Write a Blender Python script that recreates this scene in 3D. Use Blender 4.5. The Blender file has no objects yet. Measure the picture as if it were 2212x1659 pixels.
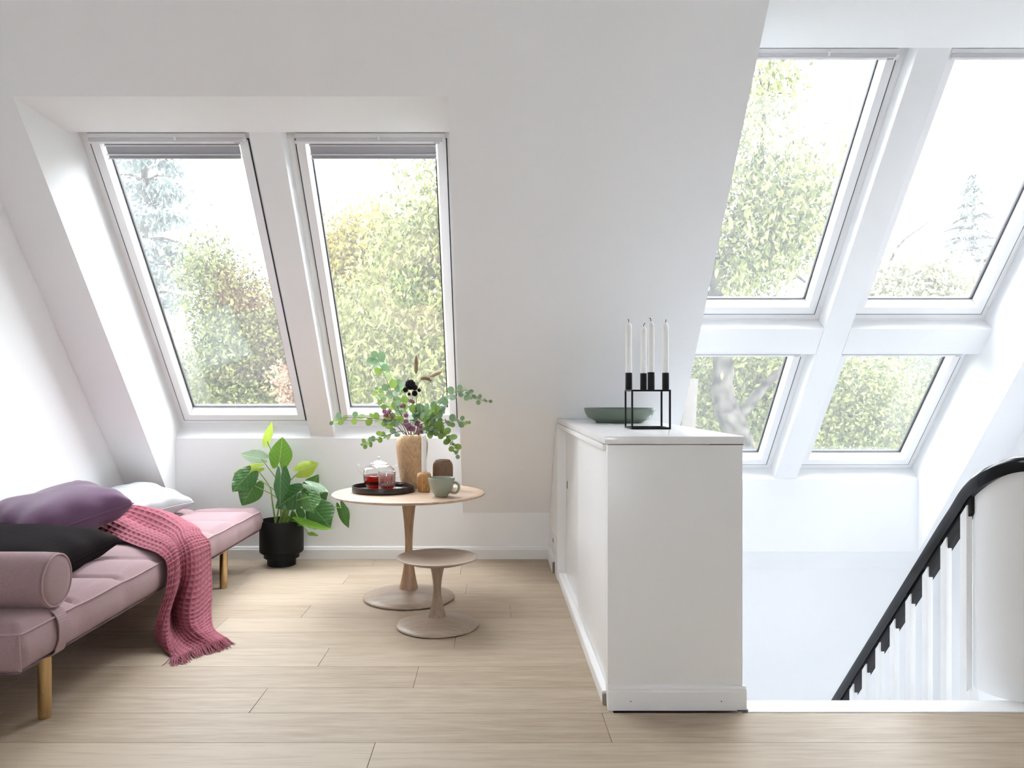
import bpy, bmesh, math, random
import numpy as np
from mathutils import Vector, Matrix, Euler
random.seed(7); rng = np.random.default_rng(7)
sc = bpy.context.scene
COL = sc.collection
# ---------------------------------------------------------------- camera, sky, exposure
F, CX, CY, EYE = 1650.0, 1062.0, 850.0, 1.15
cam = bpy.data.cameras.new('camera'); cam_o = bpy.data.objects.new('camera', cam); COL.objects.link(cam_o)
cam_o.location = (0, 0, EYE); cam_o.rotation_euler = (math.pi/2, 0, 0)
cam.sensor_width = 36.0; cam.sensor_fit = 'HORIZONTAL'; cam.lens = F/2212*36
cam.shift_x = (1106-CX)/2212; cam.shift_y = (CY-829.5)/2212
cam.clip_start = 0.05; cam.clip_end = 400
sc.camera = cam_o
w = bpy.data.worlds.new('sky'); sc.world = w; w.use_nodes = True
wn = w.node_tree.nodes; wl_ = w.node_tree.links
bg = wn['Background']; bg.inputs['Strength'].default_value = 19.0
tc = wn.new('ShaderNodeTexCoord'); sx = wn.new('ShaderNodeSeparateXYZ'); rp = wn.new('ShaderNodeValToRGB')
wl_.new(tc.outputs['Generated'], sx.inputs[0]); wl_.new(sx.outputs['Z'], rp.inputs[0]); wl_.new(rp.outputs[0], bg.inputs['Color'])
rp.color_ramp.elements[0].position = 0.0; rp.color_ramp.elements[0].color = (.895, .945, .99, 1)
rp.color_ramp.elements[1].position = 1.0; rp.color_ramp.elements[1].color = (.92, .96, 1.0, 1)
sc.view_settings.view_transform = 'Standard'; sc.view_settings.look = 'None'
sc.view_settings.gamma = 1.0; sc.view_settings.use_curve_mapping = False
sc.view_settings.exposure = 0.0
sc.cycles.use_denoising = True
sc.cycles.max_bounces = 14; sc.cycles.diffuse_bounces = 8; sc.cycles.glossy_bounces = 6
sc.cycles.transmission_bounces = 10; sc.cycles.transparent_max_bounces = 24
sc.cycles.sample_clamp_indirect = 12.0
sc.cycles.caustics_refractive = False; sc.cycles.caustics_reflective = False

# ---------------------------------------------------------------- materials
def nt(name):
    m = bpy.data.materials.new(name); m.use_nodes = True
    return m, m.node_tree.nodes, m.node_tree.links, m.node_tree.nodes['Principled BSDF']
def mat(name, col, rough=.5, metal=0., spec=.5, bump=None, mott=None, trans=0., sheen=0., coat=0.):
    """plain principled material with optional mottling (scale, amount) and noise bump (scale, strength)"""
    m, n, l, p = nt(name)
    p.inputs['Base Color'].default_value = (*col, 1); p.inputs['Roughness'].default_value = rough
    p.inputs['Metallic'].default_value = metal; p.inputs['Specular IOR Level'].default_value = spec
    p.inputs['Transmission Weight'].default_value = trans; p.inputs['Sheen Weight'].default_value = sheen
    p.inputs['Coat Weight'].default_value = coat
    t = n.new('ShaderNodeTexCoord')
    if mott:
        a = n.new('ShaderNodeTexNoise'); a.inputs['Scale'].default_value = mott[0]; a.inputs['Detail'].default_value = 4
        r = n.new('ShaderNodeMix'); r.data_type = 'RGBA'
        k = mott[1]
        r.inputs[6].default_value = (*[c*(1-k) for c in col], 1); r.inputs[7].default_value = (*[min(1, c*(1+k)) for c in col], 1)
        l.new(t.outputs['Object'], a.inputs['Vector']); q = n.new('ShaderNodeMapRange'); q.inputs['From Min'].default_value = .34 if k > .4 else 0; q.inputs['From Max'].default_value = .66 if k > .4 else 1
        l.new(a.outputs['Fac'], q.inputs[0]); l.new(q.outputs[0], r.inputs[0]); l.new(r.outputs[2], p.inputs['Base Color'])
    if bump:
        a = n.new('ShaderNodeTexNoise'); a.inputs['Scale'].default_value = bump[0]; a.inputs['Detail'].default_value = 3
        b = n.new('ShaderNodeBump'); b.inputs['Strength'].default_value = bump[1]; b.inputs['Distance'].default_value = .002
        l.new(t.outputs['Object'], a.inputs['Vector']); l.new(a.outputs['Fac'], b.inputs['Height']); l.new(b.outputs[0], p.inputs['Normal'])
    return m
def wood(name, c0, c1, axis='x', scale=1., rough=.45, rnd=.0, spec=.4, ring=6., contrast=1.):
    m, n, l, p = nt(name)
    t = n.new('ShaderNodeTexCoord'); oi = n.new('ShaderNodeObjectInfo')
    off = n.new('ShaderNodeVectorMath'); off.operation = 'SCALE'; off.inputs['Scale'].default_value = 37.
    cmb = n.new('ShaderNodeCombineXYZ')
    for i in range(3): l.new(oi.outputs['Random'], cmb.inputs[i])
    l.new(cmb.outputs[0], off.inputs[0])
    add = n.new('ShaderNodeVectorMath'); add.operation = 'ADD'
    l.new(t.outputs['Object'], add.inputs[0]); l.new(off.outputs[0], add.inputs[1])
    mp = n.new('ShaderNodeMapping')
    s = {'x': (.55, 7, 7), 'y': (7, .55, 7), 'z': (7, 7, .55), 'v': (7, 7, 5)}[axis]
    mp.inputs['Scale'].default_value = tuple(v*scale for v in s)
    l.new(add.outputs[0], mp.inputs['Vector'])
    nz = n.new('ShaderNodeTexNoise'); nz.inputs['Scale'].default_value = 1.4; nz.inputs['Detail'].default_value = 2
    l.new(mp.outputs[0], nz.inputs['Vector'])
    mul = n.new('ShaderNodeMath'); mul.operation = 'MULTIPLY'; mul.inputs[1].default_value = ring*4
    fr = n.new('ShaderNodeMath'); fr.operation = 'PINGPONG'; fr.inputs[1].default_value = 1.
    l.new(nz.outputs['Fac'], mul.inputs[0]); l.new(mul.outputs[0], fr.inputs[0])
    fine = n.new('ShaderNodeTexNoise'); fine.inputs['Scale'].default_value = 14.; fine.inputs['Detail'].default_value = 5
    l.new(mp.outputs[0], fine.inputs['Vector'])
    mx = n.new('ShaderNodeMath'); mx.operation = 'MULTIPLY_ADD'; mx.inputs[1].default_value = .35*contrast; 
    l.new(fr.outputs[0], mx.inputs[0]); l.new(fine.outputs['Fac'], mx.inputs[2])
    rr = n.new('ShaderNodeMath'); rr.operation = 'MULTIPLY_ADD'; rr.inputs[1].default_value = rnd
    l.new(oi.outputs['Random'], rr.inputs[0]); l.new(mx.outputs[0], rr.inputs[2])
    cr = n.new('ShaderNodeValToRGB'); cr.color_ramp.elements[0].position = .3; cr.color_ramp.elements[1].position = 1.0+rnd*.6
    cr.color_ramp.elements[0].color = (*c0, 1); cr.color_ramp.elements[1].color = (*c1, 1)
    l.new(rr.outputs[0], cr.inputs[0]); l.new(cr.outputs[0], p.inputs['Base Color'])
    b = n.new('ShaderNodeBump'); b.inputs['Strength'].default_value = .12; b.inputs['Distance'].default_value = .001
    l.new(fine.outputs['Fac'], b.inputs['Height']); l.new(b.outputs[0], p.inputs['Normal'])
    p.inputs['Roughness'].default_value = rough; p.inputs['Specular IOR Level'].default_value = spec
    return m
def clear(name, tint=(1, 1, 1), veil=0., refl=1.0, ior=1.45, veil_col=(.95, .97, 1)):
    """thin clear glass: passes light straight, mirrors by fresnel, with an optional pale veil painting in haze"""
    m, n, l, p = nt(name); n.remove(p); out = n['Material Output']
    tr = n.new('ShaderNodeBsdfTransparent'); tr.inputs[0].default_value = (*tint, 1)
    gl = n.new('ShaderNodeBsdfGlossy'); gl.inputs['Roughness'].default_value = .01
    lw = n.new('ShaderNodeLayerWeight'); lw.inputs['Blend'].default_value = .5
    pw = n.new('ShaderNodeMath'); pw.operation = 'POWER'; pw.inputs[1].default_value = 4.; l.new(lw.outputs['Facing'], pw.inputs[0])
    f0 = ((ior-1)/(ior+1))**2
    fz = n.new('ShaderNodeMath'); fz.operation = 'MULTIPLY_ADD'; fz.inputs[1].default_value = 1-f0; fz.inputs[2].default_value = f0; l.new(pw.outputs[0], fz.inputs[0])
    mu = n.new('ShaderNodeMath'); mu.operation = 'MULTIPLY'; mu.inputs[1].default_value = refl; mu.use_clamp = True
    mx = n.new('ShaderNodeMixShader')
    l.new(fz.outputs[0], mu.inputs[0]); l.new(mu.outputs[0], mx.inputs[0]); l.new(tr.outputs[0], mx.inputs[1]); l.new(gl.outputs[0], mx.inputs[2])
    last = mx
    if veil:
        tl = n.new('ShaderNodeBsdfTranslucent'); tl.inputs[0].default_value = (*veil_col, 1)
        m2 = n.new('ShaderNodeMixShader'); m2.inputs[0].default_value = veil
        l.new(mx.outputs[0], m2.inputs[1]); l.new(tl.outputs[0], m2.inputs[2]); last = m2
    l.new(last.outputs[0], out.inputs['Surface'])
    return m
def leafmat(name, c0, c1, vein=None, rough=.35, transl=.35, spec=.5, tint_attr=False):
    """leaf: two-tone by a per-leaf value, veins from the leaf's own uv, light passing through"""
    m, n, l, p = nt(name); out = n['Material Output']
    if tint_attr:
        a = n.new('ShaderNodeAttribute'); a.attribute_name = 'tone'; src = a.outputs['Fac']
    else:
        a = n.new('ShaderNodeObjectInfo'); src = a.outputs['Random']
    r = n.new('ShaderNodeMix'); r.data_type = 'RGBA'; r.inputs[6].default_value = (*c0, 1); r.inputs[7].default_value = (*c1, 1)
    l.new(src, r.inputs[0]); colr = r.outputs[2]
    if vein:
        uv = n.new('ShaderNodeUVMap'); sp = n.new('ShaderNodeSeparateXYZ'); l.new(uv.outputs[0], sp.inputs[0])
        def M(op, a, b=None):
            q = n.new('ShaderNodeMath'); q.operation = op
            for i, v in enumerate((a, b)):
                if v is None: continue
                if isinstance(v, (int, float)): q.inputs[i].default_value = v
                else: l.new(v, q.inputs[i])
            return q.outputs[0]
        au = M('ABSOLUTE', M('SUBTRACT', sp.outputs[0], .5))
        side = M('ABSOLUTE', M('SUBTRACT', M('FRACT', M('SUBTRACT', M('MULTIPLY', sp.outputs[1], 7.), M('MULTIPLY', au, 5.))), .5))
        v1 = M('LESS_THAN', au, .012); v2 = M('LESS_THAN', side, .035)
        vv = M('MAXIMUM', v1, M('MULTIPLY', v2, .55))
        r2 = n.new('ShaderNodeMix'); r2.data_type = 'RGBA'; r2.inputs[7].default_value = (*vein, 1)
        l.new(vv, r2.inputs[0]); l.new(colr, r2.inputs[6]); colr = r2.outputs[2]
        bp = n.new('ShaderNodeBump'); bp.inputs['Strength'].default_value = .5; bp.inputs['Distance'].default_value = .004
        l.new(side, bp.inputs['Height']); l.new(bp.outputs[0], p.inputs['Normal'])
    l.new(colr, p.inputs['Base Color']); p.inputs['Roughness'].default_value = rough; p.inputs['Specular IOR Level'].default_value = spec
    tl = n.new('ShaderNodeBsdfTranslucent'); l.new(colr, tl.inputs[0])
    mx = n.new('ShaderNodeMixShader'); mx.inputs[0].default_value = transl
    l.new(p.outputs[0], mx.inputs[1]); l.new(tl.outputs[0], mx.inputs[2]); l.new(mx.outputs[0], out.inputs['Surface'])
    return m
MT = {}
MT['plaster'] = mat('white_plaster', (.885, .892, .905), .75, bump=(60, .03))
MT['paint'] = mat('white_satin_paint', (.84, .84, .84), .38)
MT['cab'] = mat('white_cabinet_lacquer', (.86, .86, .86), .3)
MT['worktop'] = mat('white_worktop_laminate', (.84, .84, .845), .16)
MT['frame'] = mat('white_window_lacquer', (.85, .85, .86), .35)
MT['gasket'] = mat('black_rubber', (.02, .02, .025), .6)
MT['pane'] = clear('window_glass', veil=.012, refl=3.2)  # slight white veil lifts the darks outside, haze put into the glass
MT['blind'] = mat('grey_blind_cloth', (.42, .43, .47), .8)
MT['bar_shade'] = mat('grey_bar_shade', (.66, .66, .68), .5)
MT['alu'] = mat('pale_aluminium', (.82, .82, .84), .35, metal=.3)
MT['floor'] = wood('oiled_oak', (0.308, 0.233, 0.163), (0.440, 0.361, 0.273), 'x', 1., .5, rnd=.35, ring=2.2, contrast=.7, spec=.25)
MT['slab'] = mat('subfloor', (.30, .22, .16), .7)
MT['oak'] = wood('pale_oak', (0.360, 0.243, 0.162), (0.594, 0.450, 0.333), 'x', 1.6, .4, ring=2.5)
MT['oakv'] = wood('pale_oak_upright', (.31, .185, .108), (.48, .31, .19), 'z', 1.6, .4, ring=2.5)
MT['oakgrey'] = wood('weathered_oak', (.31, .24, .18), (.46, .37, .295), 'x', 1.1, .42, ring=1.6, contrast=.7)
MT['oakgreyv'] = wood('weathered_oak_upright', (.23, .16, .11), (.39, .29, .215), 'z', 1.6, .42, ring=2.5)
MT['vase'] = wood('turned_ash', (.52, .31, .155), (.68, .46, .27), 'v', 1., .45, ring=4, contrast=1.2)
MT['teak'] = wood('striped_teak', (.22, .10, .035), (.56, .31, .12), 'z', 3.4, .4, ring=6, contrast=1.5)
MT['walnut'] = wood('smoked_oak', (.115, .062, .037), (.22, .13, .08), 'z', 4., .5, ring=4)
MT['fabric'] = mat('mauve_wool', (.325, .21, .226), .9, mott=(260, .28), bump=(420, .5), sheen=.15)
MT['piping'] = mat('mauve_piping', (.40, .28, .295), .9, mott=(200, .15))
MT['brass'] = mat('brushed_brass', (.60, .42, .22), .09, metal=1.)
MT['purple'] = mat('plum_velvet', (.105, .05, .10), .8, spec=.2, sheen=.35, bump=(26, .5), mott=(9, .2))
MT['dark'] = mat('aubergine_velvet', (.006, .003, .004), .9, spec=.06, sheen=.02, bump=(22, .4))
MT['linen'] = mat('white_satin_cotton', (.46, .49, .495), .5, bump=(14, .35))
MT['blanket'] = mat('rose_waffle_cotton', (.32, .092, .125), .92, spec=.2, mott=(150, .18), sheen=.1)
MT['pot'] = mat('black_ceramic', (.009, .009, .009), .55, spec=.2)
MT['soil'] = mat('potting_soil', (.045, .03, .02), .95, bump=(80, .8))
MT['petiole'] = mat('green_stalk', (.22, .34, .08), .45)
MT['leafA'] = leafmat('deep_green_leaf', (.045, .135, .04), (.085, .20, .045), (.17, .31, .11), .26)
MT['leafB'] = leafmat('fresh_green_leaf', (.16, .36, .04), (.22, .42, .06), (.42, .58, .16), .32, .5)
MT['leafC'] = leafmat('young_lime_leaf', (.42, .55, .06), (.46, .60, .10), (.60, .70, .25), .35, .5)
MT['leafD'] = leafmat('silvery_green_leaf', (.30, .44, .30), (.36, .50, .34), (.55, .66, .45), .2, .25, .8)
MT['eucA'] = leafmat('grey_green_eucalyptus', (.15, .26, .13), (.24, .36, .20), None, .5, .3)
MT['eucB'] = leafmat('olive_eucalyptus', (.16, .27, .05), (.26, .38, .08), None, .5, .4)
MT['eucstem'] = mat('brown_twig', (.12, .09, .05), .7)
MT['straw'] = mat('straw_stem', (.50, .40, .20), .7)
MT['plume'] = mat('tan_seed_plume', (.34, .25, .15), .9, mott=(90, .3))
MT['plume2'] = mat('pale_seed_plume', (.52, .42, .28), .9, mott=(90, .3))
MT['darkfl'] = mat('black_purple_floret', (.018, .010, .016), .8, spec=.2)
MT['pinkfl'] = mat('dusty_pink_floret', (.34, .15, .22), .8, mott=(60, .4))
MT['tray'] = mat('dark_stained_tray', (.030, .020, .016), .35, spec=.5)
MT['glass'] = clear('teaware_glass', (.985, .99, .99), refl=2.3, ior=1.45)
def tea():
    m = clear('red_tea', (.62, .10, .06), refl=.5, ior=1.33); return m
MT['tea'] = tea()
MT['sage'] = mat('sage_stoneware', (.30, .325, .255), .22, mott=(14, .08))
MT['sagein'] = mat('sage_stoneware_bowl', (.125, .165, .13), .2)
MT['wax'] = mat('white_wax', (.86, .86, .84), .45)
MT['wick'] = mat('burnt_wick', (.02, .02, .02), .9)
MT['black'] = mat('black_powder_coat', (.007, .007, .008), .5, spec=.2)
MT['rail'] = mat('blue_black_gloss_paint', (.007, .009, .013), .22, spec=.3)
MT['filler'] = mat('black_satin_paint', (.012, .012, .014), .45, spec=.2)
MT['dull'] = mat('dark_grey_plastic', (.10, .10, .10), .5)
MT['cut'] = mat('cut_board_edge', (.25, .21, .17), .8)
MT['lawn'] = mat('lawn', (.12, .18, .06), .9, mott=(2, .3))
MT['bark'] = mat('grey_bark', (.030, .027, .023), .95, spec=.05, mott=(9, .75), bump=(30, 1.))
MT['barkpale'] = mat('pale_bark', (.056, .051, .046), .9, spec=.05, mott=(6, .15))
MT['treeA'] = leafmat('garden_leaf', (0.026, 0.035, 0.008), (0.156, 0.164, 0.060), None, .4, .28, .10, True)
MT['treeAo'] = leafmat('garden_leaf_single', (0.044, 0.053, 0.013), (0.168, 0.176, 0.065), None, .4, .28, .10)
MT['treeY'] = leafmat('yellowing_leaf', (0.075, 0.068, 0.019), (0.213, 0.187, 0.052), None, .5, .28, .10, True)
MT['treeP'] = leafmat('pale_leaf', (0.053, 0.065, 0.042), (0.133, 0.149, 0.099), None, .5, .28, .10, True)
MT['treeD'] = leafmat('mid_green_leaf', (0.022, 0.028, 0.009), (0.114, 0.124, 0.042), None, .5, .28, .10, True)
MT['treeB'] = leafmat('blue_needle', (0.079, 0.104, 0.100), (0.154, 0.178, 0.170), None, .6, .28, .10, True)
MT['treeO'] = leafmat('orange_leaf', (0.149, 0.083, 0.058), (0.216, 0.137, 0.095), None, .5, .28, .10, True)
MT['treeR'] = leafmat('pinkish_leaf', (0.141, 0.137, 0.083), (0.241, 0.224, 0.158), None, .5, .28, .10, True)

# ---------------------------------------------------------------- mesh builder
class B:
    def __init__(s): s.v = []; s.f = []; s.uv = None
    def add(s, vs, fs):
        o = len(s.v); s.v += [tuple(p) for p in vs]; s.f += [tuple(i+o for i in f) for f in fs]; return s
    def box(s, x0, x1, y0, y1, z0, z1):
        return s.add([(x0,y0,z0),(x1,y0,z0),(x1,y1,z0),(x0,y1,z0),(x0,y0,z1),(x1,y0,z1),(x1,y1,z1),(x0,y1,z1)],
                     [(0,3,2,1),(4,5,6,7),(0,1,5,4),(1,2,6,5),(2,3,7,6),(3,0,4,7)])
    def hexa(s, p):   # eight corner points, ordered like box
        return s.add(p, [(0,3,2,1),(4,5,6,7),(0,1,5,4),(1,2,6,5),(2,3,7,6),(3,0,4,7)])
    def quad(s, *p): return s.add(p, [tuple(range(len(p)))])
    def prism(s, poly, x0, x1):   # poly in (y,z), extruded along x
        n = len(poly)
        vs = [(x0, a, b) for a, b in poly]+[(x1, a, b) for a, b in poly]
        return s.add(vs, [tuple(range(n))[::-1], tuple(range(n, 2*n))]+[(i, (i+1) % n, n+(i+1) % n, n+i) for i in range(n)])
    def lathe(s, prof, seg=48, c=(0, 0, 0), section=None):
        o = len(s.v); n = len(prof)
        for r, z in prof:
            for k in range(seg):
                a = 2*math.pi*k/seg; q = section(a, z) if section else 1.
                s.v.append((c[0]+r*q*math.cos(a), c[1]+r*q*math.sin(a), c[2]+z))
        for i in range(n-1):
            for k in range(seg):
                a, b = o+i*seg+k, o+i*seg+(k+1) % seg
                s.f.append((a, b, b+seg, a+seg))
        if prof[0][0] > 1e-6: s.f.append(tuple(o+k for k in range(seg))[::-1])
        if prof[-1][0] > 1e-6: s.f.append(tuple(o+(n-1)*seg+k for k in range(seg)))
        return s
    def tube(s, pts, rad, seg=10, caps=True, flat=1., closed=False):
        pts = [Vector(p) for p in pts]; n = len(pts); o = len(s.v)
        if isinstance(rad, (int, float)): rad = [rad]*n
        t0 = (pts[1]-pts[0]).normalized(); up = Vector((0, 0, 1)) if abs(t0.z) < .9 else Vector((1, 0, 0))
        nrm = (up-t0*up.dot(t0)).normalized()
        for i in range(n):
            if closed: t = pts[(i+1) % n]-pts[i-1]
            else: t = pts[min(i+1, n-1)]-pts[max(i-1, 0)]
            t.normalize(); nrm = (nrm-t*nrm.dot(t)).normalized(); b = t.cross(nrm)
            for k in range(seg):
                a = 2*math.pi*k/seg
                s.v.append(tuple(pts[i]+nrm*(rad[i]*math.cos(a)*flat)+b*(rad[i]*math.sin(a))))
        m = n if closed else n-1
        for i in range(m):
            j = (i+1) % n
            for k in range(seg):
                k2 = (k+1) % seg
                s.f.append((o+i*seg+k, o+i*seg+k2, o+j*seg+k2, o+j*seg+k))
        if caps and not closed:
            s.f.append(tuple(o+k for k in range(seg))[::-1]); s.f.append(tuple(o+(n-1)*seg+k for k in range(seg)))
        return s
    def grid(s, fn, nu, nv, closed_u=False):
        o = len(s.v)
        for j in range(nv+1):
            for i in range(nu+1): s.v.append(tuple(fn(i/nu, j/nv)))
        for j in range(nv):
            for i in range(nu):
                a = o+j*(nu+1)+i; s.f.append((a, a+1, a+nu+2, a+nu+1))
        return s
OFF = {}
def obj(name, b, m, parent=None, smooth=False, loc=None, bevel=0., seg=2, world=True, angle=40):
    """one mesh object; with a parent the points are given in world coordinates and moved into the parent's frame"""
    me = bpy.data.meshes.new(name)
    off = Vector(OFF.get(parent.name, (0, 0, 0))) if parent else Vector(loc or (0, 0, 0))
    vs = [tuple(Vector(p)-off) for p in b.v] if world and off.length > 0 else b.v
    me.from_pydata(vs, [], b.f)
    if bevel:
        bm = bmesh.new(); bm.from_mesh(me); bmesh.ops.remove_doubles(bm, verts=bm.verts, dist=1e-6)
        es = [e for e in bm.edges if len(e.link_faces) == 2 and e.calc_face_angle(0) > .6]
        bmesh.ops.bevel(bm, geom=es, offset=bevel, segments=seg, affect='EDGES', profile=.6)
        bm.to_mesh(me); bm.free()
    me.validate(); me.update()
    if m: me.materials.append(m if not isinstance(m, str) else MT[m])
    o = bpy.data.objects.new(name, me); COL.objects.link(o)
    if parent: o.parent = parent; OFF[o.name] = tuple(off)
    else: o.location = off; OFF[o.name] = tuple(off)
    if smooth or bevel:
        bm = bmesh.new(); bm.from_mesh(me)
        bmesh.ops.recalc_face_normals(bm, faces=bm.faces)
        for f in bm.faces: f.smooth = True
        lim = math.radians(angle)
        for e in bm.edges:
            if len(e.link_faces) == 2 and e.calc_face_angle(0) > lim: e.smooth = False
        bm.to_mesh(me); bm.free()
    return o
def tag(o, label, cat, group=None):
    o['label'] = label; o['category'] = cat
    if group: o['group'] = group
    return o
def thing(name, loc, label, cat, group=None):
    o = bpy.data.objects.new(name, None); COL.objects.link(o); o.location = loc; o.empty_display_size = .05
    OFF[o.name] = tuple(loc); return tag(o, label, cat, group)
def struct(o): o['kind'] = 'structure'; return o
def root(name, loc=(0, 0, 0)):
    o = bpy.data.objects.new(name, None); COL.objects.link(o); o.location = loc; OFF[o.name] = tuple(loc); return struct(o)
def P(px, py, y): return Vector(((px-CX)/F*y, y, EYE+(CY-py)/F*y))
def crom(pts, n):
    """Catmull-Rom through the points, n samples"""
    p = [np.array(q, float) for q in pts]; p = [2*p[0]-p[1]]+p+[2*p[-1]-p[-2]]; out = []
    m = len(p)-3
    for i in range(n):
        t = i/(n-1)*m; k = min(int(t), m-1); u = t-k; a, b, c, d = p[k:k+4]
        out.append(.5*((2*b)+(c-a)*u+(2*a-5*b+4*c-d)*u*u+(3*b-a-3*c+d)*u**3))
    return out

# ---------------------------------------------------------------- the sloping roof: plane coordinates (x, s up the slope, d outwards)
TH = math.atan(1.2175); CO, SI = math.cos(TH), math.sin(TH)
KY, KZ = 5.315, .32
def R(x, s, d=0.): return (x, KY-CO*s+SI*d, KZ+SI*s+CO*d)
XL, XR = -2.47, 3.36            # side walls
LR = (-2.2, -.2); RR = (1.185, 3.12)       # the two window recesses
CZ = 3.15; S_TOP = (CZ-KZ)/SI
YB = -3.4                        # back wall
DW = .45                         # depth of the windows behind the slope
def recess_edge(z_out, y_hint=None):   # s on the slope for a horizontal line at height z
    return (z_out-KZ)/SI
c = B()
sL = recess_edge(2.516); sR = recess_edge(2.845)
sLb = 0.0; SLOW = -.62
def strip(x0, x1, s0, s1): c.quad(R(x0, s0), R(x1, s0), R(x1, s1), R(x0, s1))
strip(XL, LR[0], 0, S_TOP); strip(LR[0], LR[1], sL, S_TOP); strip(LR[1], .917, 0, S_TOP)
strip(.917, RR[0], SLOW, S_TOP); strip(RR[0], RR[1], sR, S_TOP); strip(RR[1], XR, SLOW, S_TOP)
sRb = -.42
strip(RR[0], RR[1], SLOW, sRb)
YT = R(0, S_TOP)[1]
c.quad((XL, YT, CZ), (XR, YT, CZ), (XR, YB, CZ), (XL, YB, CZ))
# recess linings
def lining(x0, x1, s_top, s_low, ytop_z, knee_y, knee_z0, knee_z1, s_sill, wtop, lip):
    pt0 = R(0, s_top); pt1 = R(0, wtop, DW)
    e = DW+.12
    # side cheeks as polygons in (y,z)
    sill1 = R(0, s_sill, e); lp_ = R(0, lip[1], lip[0]); top1 = tuple(pt1[k]+(pt1[k]-lp_[k])*1.2 for k in range(3))
    poly = [(knee_y, knee_z0), (knee_y, knee_z1), sill1[1:], top1[1:], lp_[1:], pt0[1:]]
    for x in (x0, x1): c.quad(*[(x, a, b) for a, b in poly])
    c.quad((x0, *pt0[1:]), (x1, *pt0[1:]), (x1, *lp_[1:]), (x0, *lp_[1:])); c.quad((x0, *lp_[1:]), (x1, *lp_[1:]), (x1, *top1[1:]), (x0, *top1[1:]))
    c.quad((x0, knee_y, knee_z1), (x1, knee_y, knee_z1), (x1, *sill1[1:]), (x0, *sill1[1:]))
lining(LR[0], LR[1], sL, 0, 2.516, KY, KZ, .8375, .418, 2.508, (.345, 2.546))
yk = 5.595; zk = R(0, sRb)[2]
yk0 = R(0, sRb)[1]
lining(RR[0], RR[1], sR, sRb, 2.845, yk0, zk, .523, -.017, 2.932, (.35, 2.958))
struct(obj('ceiling', c, 'plaster'))
# walls
e1 = R(0, 0, .06); e2 = R(0, S_TOP, .06); e0 = R(0, SLOW, .06)
b = B(); b.prism([(YB, -.2), (e1[1], -.2), e1[1:], e2[1:], (YB, e2[2])], XL-.15, XL); struct(obj('wall_left', b, 'plaster'))
b = B(); b.prism([(YB, -2.9), (e0[1], -2.9), e0[1:], e2[1:], (YB, e2[2])], XR, XR+.15); struct(obj('wall_right', b, 'plaster'))
# the stairwell below the floor
b = B(); b.prism([(2.79, -2.9), (e0[1], -2.9), e0[1:], R(0, 0, .0)[1:], (KY-.003, -.16), (2.79, -.16)], .86, .9145)
b.box(.86, XR, 2.74, 2.79, -2.9, -.16)
struct(obj('wall_stairs', b, 'plaster'))
b = B(); b.box(.86, XR, 2.74, 6.0, -3.0, -2.9); struct(obj('floor_lower', b, 'plaster'))  # unseen floor, made white to bounce light up the stairwell
b = B()
b.box(XL, LR[0], KY, KY+.12, -.2, KZ); b.box(LR[1], .917, KY, KY+.12, -.2, KZ); b.box(LR[0], LR[1], KY, KY+.10, -.2, .8375)
struct(obj('wall_knee', b, 'plaster'))
b = B()
b.box(.9, RR[1]+.0, yk0, yk0+.10, zk, .523)
y2, z2 = R(0, SLOW)[1], R(0, SLOW)[2]
b.box(.9, XR, y2, y2+.12, -2.9, z2); struct(obj('wall_stairwell', b, 'plaster'))
# back of the room behind the camera: a gable wall with an unseen opening, added and sized for fill daylight
b = B()
def wall_with_holes(x0, x1, z0, z1, holes, y0, y1):
    xs = sorted({x0, x1, *[h[0] for h in holes], *[h[1] for h in holes]}); zs = sorted({z0, z1, *[h[2] for h in holes], *[h[3] for h in holes]})
    for i in range(len(xs)-1):
        for j in range(len(zs)-1):
            mx, mz = (xs[i]+xs[i+1])/2, (zs[j]+zs[j+1])/2
            if not any(h[0] < mx < h[1] and h[2] < mz < h[3] for h in holes): b.box(xs[i], xs[i+1], y0, y1, zs[j], zs[j+1])
BACKH = [(-1.05, .12, 1.05, 1.97)]
wall_with_holes(XL, XR, -.2, CZ, BACKH, YB-.2, YB)
struct(obj('wall_back', b, 'plaster'))

# ---------------------------------------------------------------- floor: oak planks, each its own board
fl = root('floor')
b = B(); b.box(XL, XR, YB, 2.755, -.16, -.021); b.box(XL, .917, 2.755, KY+.05, -.16, -.021); obj('subfloor', b, 'slab', fl)
ROW, Y0 = .2337, 2.516
joints = {-1: [-.383, 1.9], 0: [.397, -1.75], 1: [-.874, 1.2], 2: [-.307, -1.9], 3: [-.733], 4: [-.17, -2.0], 5: [-1.35], 6: [-.98, .1], 7: [-.39, -2.1], 8: [-.15, -1.5], 9: [-.9], 10: [-1.6, -.2], 11: [-.8], 12: [-1.7]}
for k in range(-8, 12):
    ya, yb = Y0+ROW*k, Y0+ROW*(k+1)
    if yb > KY: yb = KY-.004
    if ya >= KY-.01: break
    xr = XR if yb < 2.78 else .44
    js = joints.get(k) or [XL+1.1+(k*1.37) % 1.8, XL+3.1+(k*1.37) % 1.8]
    xs = [XL+.004]+sorted(j for j in js if XL+.3 < j < xr-.2)+[xr]
    for i in range(len(xs)-1):
        g = .0011
        q = B(); q.box(xs[i]+g*.6, xs[i+1]-g*.6, ya+g*.5, yb-g*.5, -.02, 0); obj('plank', q, 'floor', fl, bevel=.0009, seg=1)
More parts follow.
